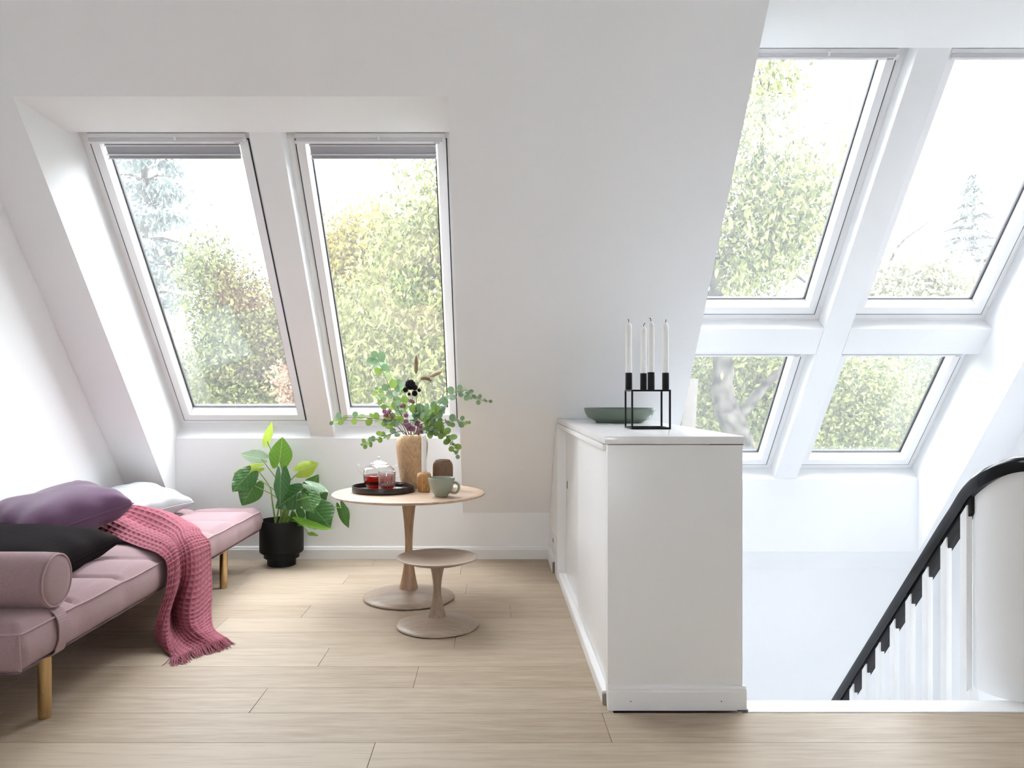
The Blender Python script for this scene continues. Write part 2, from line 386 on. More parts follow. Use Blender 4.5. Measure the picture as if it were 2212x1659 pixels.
# stair edge trim and skirting
b = B(); b.box(.925, XR, 2.757, 2.862, -.3, .002); struct(obj('trim_6', b, 'paint', bevel=.006))
def skirting(poly_x=None): pass
SK = [(0, 0), (.016, 0), (.016, .066), (.012, .072), (.012, .078), (.006, .086), (0, .088)]
b = B(); b.prism([(KY-a, z) for a, z in SK], XL, .395); struct(obj('baseboard_knee', b, 'paint'))
b = B()
n = len(SK); vs = [(XL+a, YB, z) for a, z in SK]+[(XL+a, KY-.02, z) for a, z in SK]
b.add(vs, [(i, (i+1) % n, n+(i+1) % n, n+i) for i in range(n)]); struct(obj('baseboard_left', b, 'paint'))

# ---------------------------------------------------------------- roof windows
def ring(bd, x0, x1, s0, s1, wx, ws0, ws1, d_out, d_in, d_face_in=None):
    """rectangular ring in plane coordinates, four mitred boxes; d_out is the room-side depth at the outer edge"""
    di = d_out if d_face_in is None else d_face_in
    o = [(x0, s0), (x1, s0), (x1, s1), (x0, s1)]; i = [(x0+wx, s0+ws0), (x1-wx, s0+ws0), (x1-wx, s1-ws1), (x0+wx, s1-ws1)]
    for k in range(4):
        k2 = (k+1) % 4
        bd.hexa([R(*o[k], d_out), R(*o[k2], d_out), R(*i[k2], di), R(*i[k], di), R(*o[k], d_in), R(*o[k2], d_in), R(*i[k2], d_in), R(*i[k], d_in)])
def slab(bd, x0, x1, s0, s1, d0, d1):
    bd.hexa([R(x0, s0, d0), R(x1, s0, d0), R(x1, s1, d0), R(x0, s1, d0), R(x0, s0, d1), R(x1, s0, d1), R(x1, s1, d1), R(x0, s1, d1)])
def window(n, x0, x1, s0, s1, screws):
    rt = root('window_%d' % n, R((x0+x1)/2, s0, DW))
    D = DW
    b = B(); ring(b, x0-.012, x1+.012, s0-.012, s1+.08, .052, .054, .120, D, D+.13, D+.006); obj('frame', b, 'frame', rt)
    b = B(); ring(b, x0+.006, x1-.006, s0+.007, s1-.006, .004, .004, .004, D-.003, D+.0, D-.003); obj('lining_strip', b, 'frame', rt)
    b = B(); ring(b, x0+.0395, x1-.0395, s0+.0415, s1-.0395, .0072, .0072, .0072, D-.0015, D+.01); obj('gasket', b, 'gasket', rt)
    b = B(); ring(b, x0+.0457, x1-.0457, s0+.0477, s1-.0452, .046, .05, .012, D-.005, D+.03); obj('sash', b, 'frame', rt)
    b = B(); ring(b, x0+.0917, x1-.0917, s0+.0967, s1-.0562, .014, .026, .006, D-.001, D+.075, D+.05); obj('glazing_bead', b, 'frame', rt)
    b = B(); ring(b, x0+.1057, x1-.1057, s0+.1227, s1-.0622, .0055, .0045, .0030, D+.049, D+.075); obj('pane_gasket', b, 'gasket', rt)
    b = B(); slab(b, x0+.107, x1-.107, s0+.124, s1-.063, D+.056, D+.060); obj('pane', b, 'pane', rt)
    # ventilation flap and its bar across the top
    bx0, bx1 = x0+.052, x1-.058
    b = B(); slab(b, x0+.05, x1-.05, s1-.052, s1-.004, D-.022, D+.0); obj('ventilation_flap', b, 'frame', rt)
    b = B()
    slab(b, bx0-.004, bx1, s1-.052, s1-.041, D-.042, D-.022)
    br = obj('control_bar', b, 'frame', rt)
    b = B(); slab(b, bx0, bx1-.004, s1-.041, s1-.026, D-.030, D-.022); obj('bar_shade_strip', b, 'bar_shade', br)  # grey strip paints in the shade on the bar's upper face
    b = B(); xm = (bx0+bx1)/2+.05; slab(b, xm-.005, xm+.005, s1-.036, s1-.012, D-.034, D-.022); obj('bar_clip', b, 'frame', br)
    b = B(); slab(b, bx1-.004, bx1+.012, s1-.046, s1-.028, D-.036, D-.022); obj('end_cap', b, 'frame', br)
    f = bpy.data.curves.new('lettering', 'FONT'); f.body = 'VELUX'; f.size = .0105; f.align_x = 'RIGHT'; f.extrude = .0003
    fo = bpy.data.objects.new('lettering', f); COL.objects.link(fo); fo.parent = rt
    U = Vector((0, -CO, SI)); N = Vector((0, -SI, -CO)); X = Vector((1, 0, 0))
    mtx = Matrix((X, U, N)).transposed().to_4x4(); mtx.translation = Vector(R(bx1-.018, s1-.0503, D-.0424))-Vector(OFF[rt.name])
    fo.matrix_local = mtx; f.materials.append(MT['dull'])
    for (xx, ss) in screws:
        b = B(); p0 = Vector(R(xx, ss, D)); nn = Vector((0, -SI, -CO))
        b.tube([p0-nn*.004, p0+nn*.0015], .0055, 10); obj('screw_cap', b, 'alu', rt)
    return rt
WB, WT = .418, 2.512
window(1, LR[0], -1.262, WB, WT, [])
window(2, -1.096, LR[1], WB, WT, [])
M0, M1 = 2.072, 2.236
S_MID0, S_MID1 = 1.10, 1.307
window(3, RR[0], M0, S_MID1, 2.937, [(M0-.018, S_MID1+.09), (M0-.018, 2.86)])
window(4, M1, RR[1], S_MID1, 2.937, [(RR[1]-.018, S_MID1+.09)])
window(5, RR[0], M0, -.018, S_MID0, [(M0-.018, .07), (M0-.018, S_MID0-.06)])
window(6, M1, RR[1], -.018, S_MID0, [(RR[1]-.018, .07)])
# beams between the windows
b = B(); slab(b, -1.262, -1.096, .405, 2.560, .345, DW+.1); struct(obj('trim_1', b, 'plaster', bevel=.006))
b = B(); slab(b, M0, M1, -.02, 2.972, .35, DW+.1); struct(obj('trim_2', b, 'plaster', bevel=.004))
b = B(); slab(b, RR[0]-.01, M0-.0015, S_MID0+.01, S_MID1, .351, DW+.1); struct(obj('trim_3', b, 'plaster', bevel=.003))
b = B(); slab(b, M1+.0015, RR[1]+.01, S_MID0+.01, S_MID1, .351, DW+.1); struct(obj('trim_4', b, 'plaster', bevel=.003))
# folded blinds at the top of the two left windows
def blind(x0, x1, label):
    t = thing('window_blind', R((x0+x1)/2, WT-.152, DW), label, 'blind', 'folded blinds on the paired windows')
    a, e = x0+.110, x1-.100
    b = B(); slab(b, a+.004, e-.004, WT-.075, WT-.050, DW+.002, DW+.020); obj('cassette', b, 'blind', t)
    b = B(); slab(b, a, e, WT-.080, WT-.075, DW-.006, DW+.02); obj('top_rail', b, 'alu', t)
    b = B(); slab(b, a+.004, e-.004, WT-.125, WT-.080, DW+.006, DW+.022); obj('fabric', b, 'blind', t)
    b = B(); slab(b, a, e, WT-.130, WT-.125, DW-.005, DW+.018); obj('middle_rail', b, 'alu', t)
    b = B(); slab(b, a+.006, e-.006, WT-.148, WT-.130, DW+.004, DW+.018); obj('lower_fold', b, 'blind', t)
    b = B(); slab(b, a, e, WT-.153, WT-.148, DW-.004, DW+.016); obj('bottom_rail', b, 'alu', t)
blind(LR[0], -1.262, 'grey folded blind across the top of the window above the daybed')
blind(-1.096, LR[1], 'grey folded blind across the top of the window behind the flower vase')

# ---------------------------------------------------------------- daybed
MX0, MX1, MY0, MY1, MZ0, MZ1 = -2.385, -1.525, 2.462, 5.03, .245, .393
bed = thing('daybed', ((MX0+MX1)/2, (MY0+MY1)/2, 0), 'mauve upholstered daybed on round brass legs along the white wall', 'daybed')
SEAMS_Y = [2.81+.348*k for k in range(7)]; SEAM_X = -1.94
def mattress():
    b = B(); nx, ny = 44, 132
    def edge(t): return 1-(2*t-1)**2
    def top(u, v):
        # u across, v along; rounded-box profile plus tufting puffs
        x = MX0+(MX1-MX0)*u; y = MY0+(MY1-MY0)*v
        dy = min(abs(y-s) for s in SEAMS_Y); dx = abs(x-SEAM_X)
        g = .016*math.exp(-(dy/.012)**2)+.016*math.exp(-(dx/.012)**2)
        puff = .016*(1-math.exp(-(dy/.09)**2))*(1-math.exp(-(dx/.1)**2))
        de = min(x-MX0, MX1-x, y-MY0, MY1-y)
        e = max(0, 1-de/.05); fall = .022*e*e
        fade = min(1, de/.02)
        return (x, y, MZ1+(puff-g)*fade-fall)
    b.grid(top, nx, ny)
    # side walls, bulging a little and pulled in at the seams
    def ringpt(t):
        per = 2*(MX1-MX0)+2*(MY1-MY0); q = t*per
        if q < MX1-MX0: return MX0+q, MY0
        q -= MX1-MX0
        if q < MY1-MY0: return MX1, MY0+q
        q -= MY1-MY0
        if q < MX1-MX0: return MX1-q, MY1
        q -= MX1-MX0
        return MX0, MY1-q
    cxm, cym = (MX0+MX1)/2, (MY0+MY1)/2
    def side(u, v):
        x, y = ringpt(u % 1.0)
        dy = min(abs(y-s) for s in SEAMS_Y)
        bul = .016*math.sin(math.pi*min(1, max(0, v)))*(1-.35*math.exp(-(dy/.05)**2))
        z = MZ1-.022-(MZ1-.022-MZ0)*v
        inset = .014*max(0, (v-.85)/.15)**2
        ox = (1 if x > cxm else -1) if (abs(x-MX0) < 1e-5 or abs(x-MX1) < 1e-5) else 0
        oy = (1 if y > cym else -1) if (abs(y-MY0) < 1e-5 or abs(y-MY1) < 1e-5) else 0
        return (x+ox*(bul-inset), y+oy*(bul-inset), z)
    b.grid(side, 352, 10)
    b.quad((MX0, MY0, MZ0), (MX0, MY1, MZ0), (MX1, MY1, MZ0), (MX1, MY0, MZ0))
    return b
mt = obj('mattress', mattress(), 'fabric', bed, smooth=True, angle=60)
b = B(); zt = MZ1-.022
b.tube([(MX0, MY0, zt), (MX1, MY0, zt), (MX1+.002, MY0+.002, zt)]+[(MX1+.003-.004*math.exp(-(min(abs(y-s) for s in SEAMS_Y)/.05)**2), y, zt+.0012*math.sin((y-2.636)/.348*2*math.pi)) for y in np.linspace(MY0+.01, MY1-.01, 90)]+[(MX1, MY1, zt), (MX0, MY1, zt)], .0042, 8)
obj('piping', b, 'piping', mt, smooth=True)
b = B(); b.tube([(MX1+.012, MY0-.004, MZ0+.01), (MX1+.014, MY0-.012, (MZ0+zt)/2), (MX1+.002, MY0, zt)], .0022, 6); obj('corner_seam', b, 'piping', mt)
for (x, y) in ((-1.586, 2.711), (-1.586, 4.518), (-2.32, 2.711), (-2.32, 4.518)):
    b = B(); b.lathe([(.0215, 0), (.0225, .004), (.0225, .262)], 28, (x, y, 0)); obj('leg', b, 'brass', bed, smooth=True)
    
# bolster with its strap
BY, BZ, BR = 2.69, MZ1+.098, .098
bo = thing('bolster', ((MX0+MX1)/2, BY, MZ1), 'mauve cylindrical bolster strapped across the near end of the daybed', 'bolster')
prof = [(0, .865), (.055, .863), (.086, .858), (.0955, .848), (.098, .80), (.0985, .4), (.098, .06), (.0955, .012), (.086, .002), (.055, -.003), (0, -.005)]
b = B(); o0 = len(b.v); b.lathe(prof, 48)
b.v = [(MX0+.01+z*.985, BY+x, BZ+.002+y) for x, y, z in b.v]
obj('cover', b, 'fabric', bo, smooth=True)
b = B(); b.tube([(MX0+.01+.858*.985, BY+.0905*math.cos(a), BZ+.002+.0905*math.sin(a)) for a in np.linspace(0, 2*math.pi, 48, endpoint=False)], .0035, 6, closed=True); obj('piping', b, 'piping', bo, smooth=True)
b = B()
pth = crom([(MX1-.11, BY, MZ1+.003), (MX1-.03, BY-.0, MZ1+.003), (MX1+.012, BY-.005, zt-.005), (MX1+.0225, BY-.01, (MZ0+zt)/2), (MX1+.012, BY-.01, MZ0+.022), (MX1-.006, BY-.01, MZ0-.004), (MX1-.09, BY-.01, MZ0-.005), (MX0+.2, BY-.01, MZ0-.005)], 40)
for i in range(len(pth)-1):
    p, q = pth[i], pth[i+1]; hw = .03
    t = (q-p)/np.linalg.norm(q-p); nn = np.array([-t[2], 0, t[0]])*.004
    v = [p+[0, -hw, 0], p+[0, hw, 0], q+[0, hw, 0], q+[0, -hw, 0]]
    b.hexa([tuple(a) for a in v]+[tuple(a+nn) for a in v])
obj('strap', b, 'fabric', bo)

# ---------------------------------------------------------------- cushions
def cushion(name, label, C, eu, ev, hu, hv, th, m, wr=.006, seed=0, pinch=.10):
    rr = random.Random(seed); ph = [rr.uniform(0, 6) for _ in range(8)]
    eu = Vector(eu).normalized(); ev = Vector(ev); ev = (ev-eu*ev.dot(eu)).normalized(); en = eu.cross(ev)
    if en.z < 0: en = -en
    C = Vector(C); t = None
    b = B(); N = 56
    def sh(sgn):
        def f(a, c):
            x, y = a*2-1, c*2-1
            px = x*(1-pinch*(1-abs(y)**2.2)*.6*abs(x)**3); py = y*(1-pinch*(1-abs(x)**2.2)*.6*abs(y)**3)
            q = max(0, (1-x**4))*max(0, (1-y**4)); h = th*(q**.42)
            ew = (abs(x)**6+abs(y)**6)
            w = wr*min(1, q*6)*(math.sin(9*y+ph[0]+3*math.sin(2*x+ph[1]))*abs(x)**3+math.sin(10*x+ph[2]+2*math.sin(3*y+ph[3]))*abs(y)**3+.5*math.sin(4*x+3*y+ph[4]))
            return C+eu*(px*hu)+ev*(py*hv)+en*(sgn*(h+w if h > .004 else h))
        return f
    b.grid(sh(1), N, N); b.grid(sh(-1), N, N)
    base = Vector((C.x, C.y, MZ1))
    t = thing(name, base, label, 'cushion')
    o = obj('cover', b, m, t, smooth=True, angle=75)
    bm = bmesh.new(); bm.from_mesh(o.data); bmesh.ops.remove_doubles(bm, verts=bm.verts, dist=.0008); bmesh.ops.recalc_face_normals(bm, faces=bm.faces); bm.to_mesh(o.data); bm.free()
    # stitched edge
    f = sh(0); e = []
    for k in range(N): e.append(f(k/N, 0))
    for k in range(N): e.append(f(1, k/N))
    for k in range(N): e.append(f(1-k/N, 1))
    for k in range(N): e.append(f(0, 1-k/N))
    s = B(); s.tube(e, .0022, 6, closed=True); obj('seam', s, m, t, smooth=True)
    return t
cushion('cushion', 'large plum purple velvet cushion leaning behind the black one', (-2.185, 3.83, .545), (-.26, -.5, -.10), (-.8, .42, .10), .295, .20, .112, 'purple', wr=.011, seed=1)
cushion('cushion', 'very dark aubergine velvet cushion lying in front of the plum one', (-2.05, 3.25, .474), (1, .04, -.06), (-.04, 1, .03), .33, .32, .085, 'dark', seed=2)
cushion('cushion', 'white satin cushion lying furthest back on the daybed', (-2.20, 4.72, .478), (.4, .8, .06), (-.8, .4, .13), .25, .23, .08, 'linen', seed=3, wr=.008)

# ---------------------------------------------------------------- waffle blanket
rows = [  # each row: points from the near edge to the far edge of the cloth
 [(-2.20, 4.10, .50), (-2.20, 4.18, .53), (-2.20, 4.27, .50), (-2.20, 4.36, .52), (-2.18, 4.44, .44)],
 [(-2.08, 4.00, .44), (-2.06, 4.11, .50), (-2.04, 4.23, .47), (-2.03, 4.35, .51), (-2.02, 4.47, .42)],
 [(-1.88, 3.84, .418), (-1.86, 3.97, .455), (-1.84, 4.10, .43), (-1.82, 4.24, .49), (-1.80, 4.42, .415)],
 [(-1.68, 3.64, .415), (-1.66, 3.77, .445), (-1.64, 3.88, .425), (-1.62, 4.02, .455), (-1.62, 4.20, .41)],
 [(-1.54, 3.52, .408), (-1.53, 3.64, .43), (-1.545, 3.74, .408), (-1.53, 3.85, .43), (-1.53, 4.03, .405)],
 [(-1.492, 3.50, .36), (-1.485, 3.60, .37), (-1.515, 3.70, .36), (-1.475, 3.80, .375), (-1.485, 4.01, .36)],
 [(-1.490, 3.48, .25), (-1.47, 3.55, .25), (-1.51, 3.70, .25), (-1.445, 3.735, .25), (-1.475, 4.00, .25)],
 [(-1.510, 3.45, .14), (-1.475, 3.48, .14), (-1.555, 3.70, .14), (-1.425, 3.64, .14), (-1.445, 3.93, .14)],
 [(-1.520, 3.46, .06), (-1.455, 3.42, .055), (-1.52, 3.64, .05), (-1.39, 3.56, .07), (-1.40, 3.80, .06)],
 [(-1.50, 3.46, .018), (-1.41, 3.36, .012), (-1.42, 3.50, .016), (-1.33, 3.50, .045), (-1.335, 3.66, .02)],
 [(-1.42, 3.38, .009), (-1.36, 3.285, .009), (-1.315, 3.39, .011), (-1.26, 3.45, .022), (-1.235, 3.545, .010)],
]
NU, NV = 120, 264
R1 = [crom(r, NU+1) for r in rows]
cols = [crom([r[i] for r in R1], NV+1) for i in range(NU+1)]
Pb = np.array(cols).transpose(1, 0, 2)        # [v][u]
du = np.gradient(Pb, axis=1); dv = np.gradient(Pb, axis=0); nn = np.cross(du, dv); nn /= np.linalg.norm(nn, axis=2, keepdims=True)+1e-9
if nn[int(NV*.3), NU//2, 2] < 0: nn = -nn
CU, CV = 18, 46
uu = np.linspace(0, CU, NU+1)[None, :]; vv = np.linspace(0, CV, NV+1)[:, None]
tri = lambda t: np.abs((t % 1.0)-.5)*2
hgt = .0085*np.maximum(tri(uu), tri(vv))**2
Pt = Pb+nn*hgt[..., None]
Pt[..., 2] = np.maximum(Pt[..., 2], .004)
bl = thing('blanket', (-1.35, 3.5, 0), 'rose pink waffle blanket draped over the daybed edge down to the floor', 'blanket')
b = B(); b.v = [tuple(p) for p in Pt.reshape(-1, 3)]
for j in range(NV):
    for i in range(NU):
        a = j*(NU+1)+i; b.f.append((a, a+1, a+NU+2, a+NU+1))
o = obj('cloth', b, 'blanket', bl, smooth=True, angle=80)
sd = o.modifiers.new('thickness', 'SOLIDIFY'); sd.thickness = .003; sd.offset = -1
b = B(); rr = random.Random(3)
for k in range(150):
    u = k/149*NU; i = min(int(u), NU-1); p = Pt[NV, i]*(1-(u-i))+Pt[NV, i+1]*(u-i)
    dirn = Pt[NV, i]-Pt[NV-6, i]; dirn[2] = 0; dirn /= np.linalg.norm(dirn)+1e-9
    L = rr.uniform(.045, .08); wv = rr.uniform(-.35, .35); sd2 = np.array([-dirn[1], dirn[0], 0])
    pts = [p, p+dirn*L*.35+sd2*wv*L*.2+[0, 0, .006], p+dirn*L*.7+sd2*wv*L*.6, p+dirn*L+sd2*wv*L]
    pts = [(q[0], q[1], max(.002, q[2]*(1-m*.35) if m else q[2])) for m, q in enumerate(pts)]
    b.tube(pts, [.0017, .002, .0018, .001], 5)
fr = obj('fringe', b, 'blanket', bl, smooth=True); fr['kind'] = 'stuff'

# ---------------------------------------------------------------- pedestal table and stool
def pedestal(z0, z1, prof, c, sq):
    """turned pedestal made of glued staves: four-sided section with softened corners"""
    def sec(a, z):
        k = abs(math.cos(2*(a-math.radians(52))))      # 1 on the four corners
        return 1-sq*(1-k)*.75
    b = B(); b.lathe([(r, z) for r, z in prof], 40, c, sec); return b
TX, TY, TZ = -.466, 4.297, .594
tb = thing('pedestal_table', (TX, TY, 0), 'large round oak pedestal table beneath the vase and tea tray', 'table')
b = B(); b.lathe([(0, TZ-.032), (.10, TZ-.032), (.30, TZ-.028), (.395, TZ-.018), (.421, TZ-.011), (.427, TZ-.007), (.427, TZ-.003), (.424, TZ), (.38, TZ), (0, TZ)], 96, (TX, TY, 0)); obj('table_top', b, 'oak', tb, smooth=True, angle=50)
pf = []
for k in range(25):
    t = k/24; z = .045+(TZ-.032-.045)*t
    r = .0225+(.062-.0225)*max(0, 1-t/.52)**1.9+(.050-.0225)*max(0, (t-.42)/.58)**2.0
    pf.append((r, z))
obj('pedestal', pedestal(0, 0, pf, (TX, TY, 0), .22), 'oakv', tb, smooth=True, angle=25)
b = B(); b.lathe([(0, 0), (.245, 0), (.2545, .005), (.2552, .010), (.252, .015), (.22, .026), (.16, .041), (.10, .052), (.055, .058), (0, .06)], 80, (TX, TY, 0)); obj('base', b, 'oakgrey', tb, smooth=True, angle=50)
SX, SY, SZ = -.269, 3.775, .342
st = thing('pedestal_stool', (SX, SY, 0), 'low round wooden stool with dished seat in front of the table', 'stool')
b = B(); b.lathe([(0, SZ-.036), (.055, SZ-.036), (.14, SZ-.025), (.188, SZ-.008), (.1985, SZ-.002), (.2, SZ+.001), (.197, SZ+.003), (.18, SZ-.001), (.13, SZ-.012), (.06, SZ-.020), (0, SZ-.022)], 80, (SX, SY, 0)); obj('seat', b, 'oakgrey', st, smooth=True, angle=50)
pf = []
for k in range(25):
    t = k/24; z = .040+(SZ-.026-.040)*t
    r = .0195+(.0495-.0195)*max(0, 1-t/.60)**1.9+(.043-.0195)*max(0, (t-.42)/.58)**2.0
    pf.append((r, z))
obj('pedestal', pedestal(0, 0, pf, (SX, SY, 0), .10), 'oakgreyv', st, smooth=True, angle=25)
b = B(); b.lathe([(0, 0), (.19, 0), (.2005, .005), (.2013, .009), (.198, .014), (.17, .024), (.12, .036), (.075, .045), (.045, .05), (0, .052)], 72, (SX, SY, 0)); obj('base', b, 'oakgrey', st, smooth=True, angle=50)

# ---------------------------------------------------------------- things on the table
T = TZ
tray = thing('tray', (-.6125, 4.33, T), 'round dark brown tray with raised rim under the teapot', 'tray')
b = B(); b.lathe([(0, 0), (.172, 0), (.1755, .003), (.177, .008), (.1775, .034), (.1765, .036), (.1735, .036), (.1725, .034), (.171, .011), (.168, .009), (0, .009)], 80, (-.6125, 4.33, T)); obj('tray_body', b, 'tray', tray, smooth=True, angle=50)
zt0 = T+.0092
# teapot
tpx, tpy = -.648, 4.405
tp = thing('teapot', (tpx, tpy, zt0), 'clear glass teapot half full of red tea on the tray', 'teapot')
body = [(0, 0), (.05, 0), (.066, .005), (.081, .022), (.0895, .045), (.092, .07), (.0915, .092), (.085, .113), (.072, .127), (.055, .134), (.048, .137), (.0475, .141)]
inner = [(max(0, r-.0022), z+.0022) for r, z in body]
b = B(); b.lathe(body, 64, (tpx, tpy, zt0)); b.f = [f for f in b.f if len(f) == 4 or f[0] < 64*3]; obj('body', b, 'glass', tp, smooth=True)
lv = .076
liq = [(r, z) for r, z in inner if z < lv]+[(.0895, lv), (.0885, lv+.0004), (0, lv+.0004)]
b = B(); b.lathe(liq, 64, (tpx, tpy, zt0)); obj('tea', b, 'tea', tp, smooth=True, angle=60)['label'] = 'red tea'
b = B(); b.lathe([(.0, .141), (.047, .1405), (.051, .143), (.050, .147), (.035, .154), (.012, .160), (.006, .163), (.0055, .167), (.010, .171), (.0115, .176), (.009, .181), (0, .183)], 48, (tpx, tpy, zt0)); obj('lid', b, 'glass', tp, smooth=True, angle=60)
b = B(); b.tube(crom([(tpx-.078, tpy-.012, zt0+.085), (tpx-.098, tpy-.016, zt0+.105), (tpx-.112, tpy-.02, zt0+.122), (tpx-.128, tpy-.023, zt0+.137)], 16), [.019-.0007*i for i in range(16)], 20, caps=False); obj('spout', b, 'glass', tp, smooth=True)
b = B(); b.tube(crom([(tpx+.078, tpy-.01, zt0+.118), (tpx+.11, tpy-.012, zt0+.13), (tpx+.143, tpy-.014, zt0+.105), (tpx+.15, tpy-.014, zt0+.07), (tpx+.128, tpy-.013, zt0+.035), (tpx+.088, tpy-.011, zt0+.036)], 30), .0062, 12); obj('handle', b, 'glass', tp, smooth=True)
# glass cup
gx, gy = -.5815, 4.243
gc = thing('glass_cup', (gx, gy, zt0), 'small double-walled glass cup with a little tea in front of the teapot', 'cup')
out = [(0, 0), (.034, 0), (.042, .006), (.0465, .02), (.048, .04), (.048, .112), (.0475, .114), (.0455, .113)]
inn = [(.0445, .105), (.0435, .05), (.041, .03), (.033, .016), (.018, .011), (0, .0105)]
b = B(); b.lathe(out+inn, 56, (gx, gy, zt0)); obj('body', b, 'glass', gc, smooth=True, angle=60)
b = B(); b.lathe([(0, .0108), (.018, .0113), (.0327, .0163), (.0407, .0303), (.0428, .043), (.042, .0434), (0, .0434)], 48, (gx, gy, zt0)); obj('tea', b, 'tea', gc, smooth=True, angle=60)['label'] = 'shallow red tea'
b = B(); b.tube(crom([(gx+.046, gy, zt0+.082), (gx+.07, gy, zt0+.085), (gx+.0885, gy, zt0+.07), (gx+.088, gy, zt0+.03), (gx+.07, gy, zt0+.014), (gx+.044, gy, zt0+.02)], 28), .0042, 10); obj('handle', b, 'glass', gc, smooth=True)
# wooden vase
vx, vy = -.472, 4.53
va = thing('vase', (vx, vy, T), 'tall pale turned wooden vase holding the eucalyptus', 'vase')
b = B(); b.lathe([(0, 0), (.060, 0), (.064, .004), (.070, .05), (.080, .12), (.090, .19), (.0948, .235), (.0945, .262), (.088, .287), (.076, .304), (.063, .3125), (.056, .314), (.050, .312), (.050, .25), (0, .24)], 64, (vx, vy, T)); obj('vase_body', b, 'vase', va, smooth=True, angle=50)
# candle holder
hx, hy = -.3823, 4.32
ch = thing('candle_holder', (hx, hy, T), 'small rounded striped wooden candle holder beside the green cup', 'candle holder')
b = B(); b.lathe([(0, 0), (.030, 0), (.033, .003), (.0375, .03), (.0415, .065), (.0418, .085), (.038, .102), (.028, .1105), (.018, .112), (.0165, .112), (.0165, .095), (0, .095)], 48, (hx, hy, T)); obj('holder', b, 'teak', ch, smooth=True, angle=50)
def candle(x, y, z, r, L, bend, label, group=None):
    t = thing('candle', (x, y, z), label, 'candle', group)
    b = B(); b.lathe([(0, 0), (r*.96, 0), (r, .006), (r, L-.02), (r*.94, L-.012), (r*.5, L-.003), (r*.2, L), (0, L)], 28, (x, y, z)); obj('wax', b, 'wax', t, smooth=True, angle=50)
    if bend is not None:
        p = Vector((x, y, z+L-.002))
        b = B(); b.tube(crom([p, p+Vector((bend*.15, 0, .007)), p+Vector((bend*.4, 0, .013)), p+Vector((bend, 0, .017))], 10), [.0016]*8+[.0022, .0018], 8); obj('wick', b, 'wick', t, smooth=True)
    return t
candle(hx, hy, T+.0955, .0143, .232, None, 'single white candle in the wooden holder on the round table')
# smoked-oak jar with eight soft facets
jx, jy = -.2875, 4.50
ja = thing('wooden_jar', (jx, jy, T), 'squat dark brown wooden jar behind the green cup', 'jar')
sec = lambda a, z: 1-.035*(1-abs(math.cos(4*(a+.2))))*(1 if z < .14 else .3)
b = B(); b.lathe([(0, 0), (.055, 0), (.058, .004), (.0605, .03), (.0605, .12), (.058, .140), (.050, .155), (.044, .160), (.043, .166), (.040, .1675), (.0375, .166), (.0375, .14), (0, .13)], 64, (jx, jy, T), sec); obj('jar_body', b, 'walnut', ja, smooth=True, angle=30)
# sage cup
ux, uy = -.271, 4.12
cu = thing('cup', (ux, uy, T), 'sage green stoneware cup with round handle at the table front', 'cup')
b = B(); b.lathe([(0, .0), (.030, 0), (.034, .002), (.036, .008), (.050, .026), (.0625, .05), (.0695, .075), (.0722, .098), (.0725, .102), (.0712, .1035), (.0698, .102), (.068, .085), (.060, .052), (.046, .026), (.03, .014), (0, .012)], 64, (ux, uy, T)); obj('bowl', b, 'sage', cu, smooth=True, angle=60)
hd = Vector((.93, -.36, 0)); 
b = B(); b.tube(crom([Vector((ux, uy, T+.078))+hd*.066, Vector((ux, uy, T+.081))+hd*.085, Vector((ux, uy, T+.066))+hd*.102, Vector((ux, uy, T+.043))+hd*.101, Vector((ux, uy, T+.024))+hd*.083, Vector((ux, uy, T+.026))+hd*.052], 30), .0068, 14); obj('handle', b, 'sage', cu, smooth=True)

# ---------------------------------------------------------------- the bouquet
def disc_leaf(b, p, n, axis, r, cup=.15, long=1.1):
    """round leaf with thickness-free bowl: 12-gon fan, slightly folded"""
    n = Vector(n).normalized(); ax = Vector(axis); ax = (ax-n*ax.dot(n)); ax = ax.normalized() if ax.length > 1e-4 else n.orthogonal().normalized()
    sd = n.cross(ax); p = Vector(p); o = len(b.v)
    b.v.append(tuple(p+ax*r*long))
    K = 12
    for ring_ in (.55, 1.):
        for k in range(K):
            a = 2*math.pi*k/K; ca, sa = math.cos(a), math.sin(a)
            b.v.append(tuple(p+ax*(r*long+ca*r*long*ring_)+sd*(sa*r*ring_)+n*(cup*r*(sa*ring_)**2)))
    for k in range(K):
        k2 = (k+1) % K
        b.f.append((o, o+1+k, o+1+k2)); b.f.append((o+1+k, o+1+K+k, o+1+K+k2, o+1+k2))
def bq(cx, cy, y): return P(700+cx*.1718, 740+cy*.1718, y)
MOUTH = Vector((vx, vy, T+.30))
euc_rng = random.Random(11)
